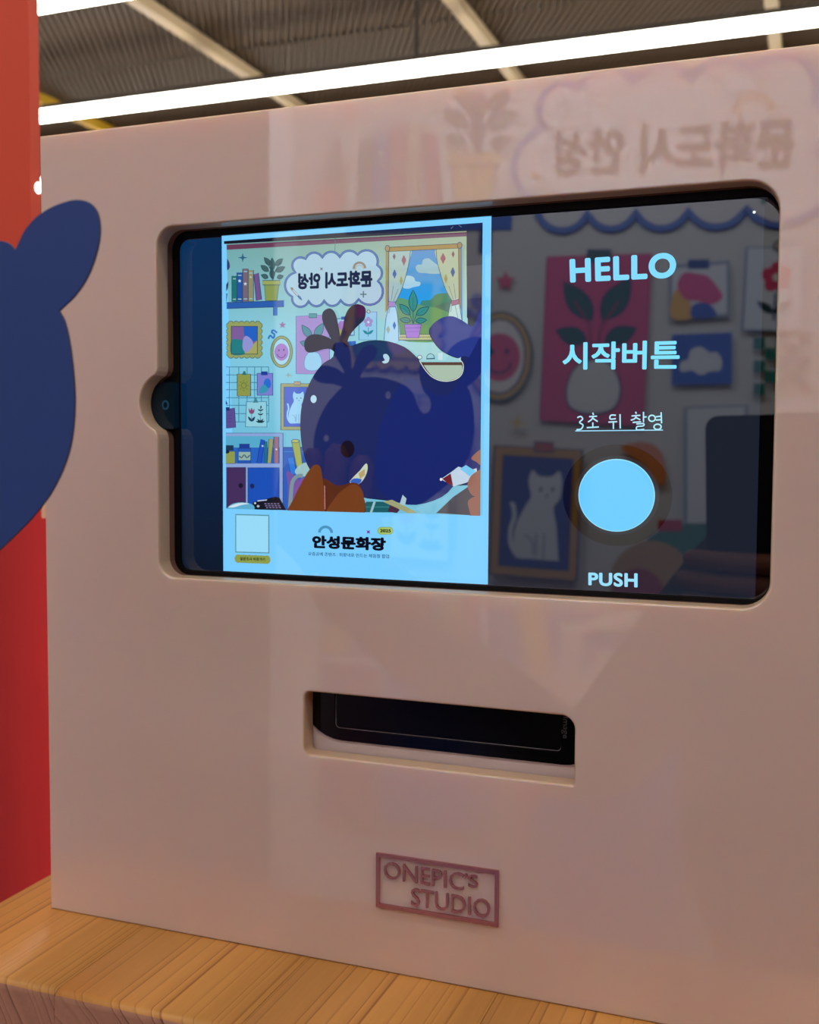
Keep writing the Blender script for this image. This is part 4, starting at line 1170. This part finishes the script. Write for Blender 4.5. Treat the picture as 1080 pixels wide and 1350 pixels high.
hand([[(0.3, 0), (0.35, 0.1)], [(0.05, 0.22), (0.6, 0.18)], [(0.35, 0.2), (0.25, 0.36), (0.0, 0.44)], [(0.32, 0.3), (0.6, 0.42)], [(0.12, 0.56), (0.65, 0.52)], [(0.8, 0.0), (0.8, 0.55)], [(0.8, 0.28), (1.0, 0.26)], [(0.35, 0.64), (0.8, 0.62), (0.78, 0.74), (0.4, 0.78), (0.4, 0.95), (0.85, 0.92)]], 832, 543, 853, 568)
hand([circ(0.25, 0.34, 0.22, 0.17), [(0.85, 0.0), (0.88, 0.62)], [(0.5, 0.26), (0.85, 0.22)], [(0.5, 0.44), (0.86, 0.42)], circ(0.62, 0.82, 0.24, 0.15)], 855, 543.5, 875, 567)
stroke([(759, 568.2), (874.5, 567)], 1.3, None, (150, 218, 250), GP, where='feed')
right = SCR
zoff = lambda base: (lambda q, k: (q[0], G - 0.00032 - base - 0.000006 * k, CZ + q[1]))
pg = build_print('photo_strip_page', page, zoff(0.0), (-1, 1, -1, 1), M_LIT, tab)
feedi = back(SCR0)
fo = build_print('camera_picture', feedi, zoff(0.00002), (fx0, fx1, fz0, fz1), M_LIT, tab)
ft = build_print('page_caption', foot, zoff(0.00002), (-1, 1, -1, 1), M_LIT, tab)
rt = build_print('start_menu', right, zoff(0.00002), (-1, 1, -1, 1), M_LIT, tab)
bm = bmesh.new()
dx, dz = plane_pt(994.5, 279.5, G - 0.001)
bmesh.ops.create_circle(bm, cap_ends=True, segments=16, radius=0.00055, matrix=Matrix.Translation((dx, G - 0.0007, CZ + dz)) @ Matrix.Rotation(math.radians(90), 4, 'X'))
obj('status_light', bm, emit('status_light', (0.85, 1, 0.9), 1.2), tab)

# ------------------------------------------------------------------ whale board held in front of the kiosk
WY = 0.2455
wp = [(20, 330), (24, 321), (33, 303), (48, 286), (68, 273), (90, 265), (105, 263.5), (118, 267.5), (127, 278), (131, 296), (130, 318), (123, 345), (112, 370), (98, 390), (87, 401)]
wp2 = [(77.5, 410), (84, 422), (90, 445), (95, 480), (98, 520), (97, 555), (92, 590), (82, 620), (68, 648), (57, 664), (40, 685), (20, 705), (0, 724), (-30, 746), (-70, 768), (-120, 778), (-165, 768), (-190, 752)]
mouth = [(-196, 748), (-170, 700), (-142, 668), (-150, 700), (-180, 722), (-212, 728)]
wp3 = [(-237, 698), (-262, 650), (-275, 585), (-270, 527), (-253, 475), (-230, 437), (-216, 420)]
spout = [(-235, 412), (-262, 410), (-280, 398), (-278, 375), (-262, 362), (-235, 366), (-212, 382), (-226, 350), (-240, 325), (-238, 303), (-222, 296), (-206, 306), (-199, 335), (-196, 372), (-187, 340), (-172, 308), (-152, 300), (-140, 312), (-145, 335), (-166, 365), (-178, 392)]
wp4 = [(-165, 391), (-141, 389), (-105, 396), (-69, 413), (-50, 438), (-42, 466), (-30, 486), (-18, 488), (-10, 474), (-9, 456), (-16, 440), (-28, 424), (-36, 395), (-40, 365), (-33, 342), (-18, 326), (0, 317.5), (12, 321)]
def seg(p, n=3):
    return smooth(p, n, False)
def wpt(x, y):
    a = plane_pt(x, y, WY)
    return (a[0], CZ + a[1])
outl = seg(wp) + seg(wp2) + seg(mouth, 2) + seg(wp3) + seg(spout) + seg(wp4)
WO = [wpt(x, y) for x, y in outl]
holes = [[wpt(ex + er * math.cos(2 * math.pi * k / 16), ey + er * 1.5 * math.sin(2 * math.pi * k / 16)) for k in range(16)] for ex, ey, er in ((-248, 560, 6), (-111, 439, 7))]
whale = thing('whale_board', 'flat dark blue whale shaped board held at the left in front of the kiosk', 'prop', (-0.23, WY, CZ - 0.04))
plate('board', [WO] + holes, WY, WY + 0.0008, M_WHALE, whale, 0.0, M_WHALE_E)

# ------------------------------------------------------------------ the photographer, seen only as a reflection
def skin_mesh(name, joints, edges, root, sub=2):
    me = bpy.data.meshes.new(name)
    names = list(joints)
    me.from_pydata([joints[k][0] for k in names], [(names.index(a), names.index(b)) for a, b in edges], [])
    o = bpy.data.objects.new(name, me)
    C.objects.link(o)
    m = o.modifiers.new('skin', 'SKIN')
    m.use_smooth_shade = True
    for k, v in zip(names, me.skin_vertices[0].data):
        r = joints[k][1]
        v.radius = r if isinstance(r, tuple) else (r, r)
        v.use_root = k == root
    sm = o.modifiers.new('sub', 'SUBSURF')
    sm.levels = sm.render_levels = sub
    dg = bpy.context.evaluated_depsgraph_get()
    res = bpy.data.meshes.new_from_object(o.evaluated_get(dg))
    bpy.data.objects.remove(o)
    bpy.data.meshes.remove(me)
    return res

def cam3(r, d, f):
    v = RIGHT * r + DOWN * d + FWD * f
    return (v.x, v.y, CZ + v.z)

J = {
    'pelvis': ((0.04, -0.31, 0.86), 0.17), 'waist': ((0.015, -0.31, 1.00), 0.17), 'chest': ((0.05, -0.30, 1.15), 0.165),
    'collar': ((0.125, -0.27, 1.29), 0.095), 'neck': ((0.14, -0.245, 1.365), 0.050), 'jaw': ((0.14, -0.205, 1.425), 0.068), 'head': ((0.135, -0.195, 1.50), 0.088), 'crown': ((0.135, -0.20, 1.56), 0.066),
    'shoulder_l': ((-0.04, -0.23, 1.265), 0.062), 'elbow_l': ((-0.17, -0.03, 1.09), 0.043), 'wrist_l': ((-0.272, 0.165, 1.245), 0.027), 'palm_l': ((-0.285, 0.228, 1.284), (0.030, 0.020)),
    'shoulder_r': ((0.28, -0.29, 1.265), 0.062), 'elbow_r': ((0.31, -0.14, 1.02), 0.043), 'wrist_r': (cam3(0.060, 0.180, -0.030), 0.027), 'palm_r': (cam3(0.034, 0.128, -0.006), (0.026, 0.022)),
    'hip_l': ((0.030, -0.27, 0.80), 0.09), 'knee_l': ((0.035, -0.25, 0.45), 0.058), 'ankle_l': ((0.035, -0.28, 0.09), 0.040), 'toe_l': ((0.025, -0.13, 0.042), 0.036),
    'hip_r': ((0.170, -0.27, 0.80), 0.09), 'knee_r': ((0.185, -0.26, 0.45), 0.058), 'ankle_r': ((0.185, -0.30, 0.09), 0.040), 'toe_r': ((0.200, -0.15, 0.042), 0.036)}
E_ = [('pelvis', 'waist'), ('waist', 'chest'), ('chest', 'collar'), ('collar', 'neck'), ('neck', 'jaw'), ('jaw', 'head'), ('head', 'crown'),
      ('collar', 'shoulder_l'), ('shoulder_l', 'elbow_l'), ('elbow_l', 'wrist_l'), ('wrist_l', 'palm_l'), ('collar', 'shoulder_r'), ('shoulder_r', 'elbow_r'), ('elbow_r', 'wrist_r'), ('wrist_r', 'palm_r'),
      ('pelvis', 'hip_l'), ('hip_l', 'knee_l'), ('knee_l', 'ankle_l'), ('ankle_l', 'toe_l'), ('pelvis', 'hip_r'), ('hip_r', 'knee_r'), ('knee_r', 'ankle_r'), ('ankle_r', 'toe_r')]
person = thing('person', 'person in dark clothes holding a phone, mirrored dimly in the kiosk front', 'person', (0.17, -0.26, 0.0))
me = skin_mesh('body', J, E_, 'pelvis')
bm = bmesh.new()
bm.from_mesh(me)
bpy.data.meshes.remove(me)
# nose and ears pulled out of the head
H = Vector((0.135, -0.195, 1.487))
for v in bm.verts:
    d = v.co - H
    if d.y > 0.05 and abs(d.x) < 0.016 and -0.035 < d.z < 0.012:
        v.co.y += 0.016 * (1 - abs(d.x) / 0.016)
    if abs(d.x) > 0.06 and abs(d.y) < 0.02 and abs(d.z) < 0.03:
        v.co.x += 0.012 * (1 if d.x > 0 else -1)
def finger(pts, r0, r1):
    n = len(pts)
    tube_bm(bm, pts + [tuple(Vector(pts[-1]) + (Vector(pts[-1]) - Vector(pts[-2])).normalized() * r1 * 0.8)], [r0 + (r1 - r0) * i / (n - 1) for i in range(n)] + [r1 * 0.45], 10)
for k, (d, ln) in enumerate(((0.088, 0.0), (0.106, 0.008), (0.124, 0.004), (0.141, -0.012))):
    finger([cam3(0.034, d + 0.006, 0.0), cam3(0.020, d, 0.0115), cam3(-0.030, d, 0.0125), cam3(-0.070, d, 0.012), cam3(-0.094 - ln, d, 0.006), cam3(-0.103 - ln, d + 0.002, -0.006)], 0.0092, 0.0076)
finger([cam3(0.040, 0.140, -0.014), cam3(0.032, 0.110, -0.022), cam3(0.020, 0.085, -0.023), cam3(0.006, 0.066, -0.0215)], 0.011, 0.0085)
for k, (x, h) in enumerate(((-0.262, 0.036), (-0.279, 0.043), (-0.296, 0.040), (-0.312, 0.030))):
    finger([(x * 0.6 - 0.285 * 0.4, 0.242, 1.284), (x, 0.2582, 1.302), (x, 0.2574, 1.314 + h * 0.4), (x + 0.002, 0.2562, 1.314 + h)], 0.0088, 0.0074)
finger([(-0.272, 0.220, 1.284), (-0.266, 0.231, 1.303), (-0.270, 0.2345, 1.322), (-0.274, 0.2358, 1.342)], 0.0108, 0.0088)
def near(p, c, r):
    return (p - Vector(c)).length < r
for f in bm.faces:
    f.smooth = True
    c = f.calc_center_median()
    hand_ = near(c, J['palm_l'][0], 0.085) or (c - Vector(J['palm_r'][0])).length < 0.062 or (c.y > -0.06 and c.z > 1.19 and -0.12 < c.x < 0.09)
    f.material_index = 1 if (c.z > 1.37 or hand_) else 0
def face_y(x, z):
    return max(v.co.y for v in bm.verts if abs(v.co.x - x) < 0.02 and abs(v.co.z - z) < 0.02)
eyes = [(0.135 + sg * 0.030, face_y(0.135 + sg * 0.030, 1.500)) for sg in (-1, 1)]
my = face_y(0.138, 1.435)
obj('body', bm, [M_CLOTH, M_SKIN], person, True)
bm = bmesh.new()
bmesh.ops.create_uvsphere(bm, u_segments=28, v_segments=18, radius=1.0)
bmesh.ops.delete(bm, geom=[v for v in bm.verts if (v.co.y > 0.15 and v.co.z < 0.42) or v.co.z < -0.75], context='VERTS')
for v in bm.verts:
    v.co = Vector((0.135 + v.co.x * 0.093, -0.205 + v.co.y * 0.100, 1.512 + v.co.z * 0.108))
bmesh.ops.solidify(bm, geom=bm.faces[:], thickness=0.008)
obj('hair', bm, M_HAIR, person, True)
for ex, ey in eyes:
    bm = bmesh.new()
    bmesh.ops.create_uvsphere(bm, u_segments=12, v_segments=8, radius=0.010, matrix=Matrix.Translation((ex, ey - 0.007, 1.500)))
    eo = obj('eye', bm, M_PRWHITE, person, True)
    bm = bmesh.new()
    bmesh.ops.create_uvsphere(bm, u_segments=10, v_segments=6, radius=0.0050, matrix=Matrix.Translation((ex, ey - 0.001, 1.500)))
    obj('iris', bm, M_HAIR, eo, True)
bm = bmesh.new()
bmesh.ops.create_uvsphere(bm, u_segments=12, v_segments=6, radius=1.0)
for v in bm.verts:
    v.co = Vector((0.138 + v.co.x * 0.020, my - 0.004 + v.co.y * 0.006, 1.435 + v.co.z * 0.006))
obj('mouth', bm, mat('lips', lin((170, 90, 85)), 0.5), person, True)

phone = thing('phone', 'dark phone held upright, mirrored as a black slab in the screen glass', 'phone', cam3(-0.04, 0.13, -0.006))
def phone_slab(name, r0, r1, d0, d1, f0, f1, rad, m):
    bm = bmesh.new()
    pts = rrect(r0, r1, d0, d1, rad)
    a = [bm.verts.new(cam3(x, y, f0)) for x, y in pts]
    b = [bm.verts.new(cam3(x, y, f1)) for x, y in pts]
    n = len(pts)
    for k in range(n):
        bm.faces.new((a[k], a[(k + 1) % n], b[(k + 1) % n], b[k]))
    bm.faces.new(a)
    bm.faces.new(b[::-1])
    return obj(name, bm, m, phone)
phone_slab('case', -0.088, 0.014, -0.028, 0.150, -0.0118, -0.0025, 0.011, M_BLACK)
phone_slab('screen', -0.085, 0.011, -0.025, 0.147, -0.0124, -0.0119, 0.009, M_GLASS)
phone_slab('lens_plate', -0.012, 0.011, -0.016, 0.060, -0.0026, -0.0016, 0.008, M_GLOSSBLACK)
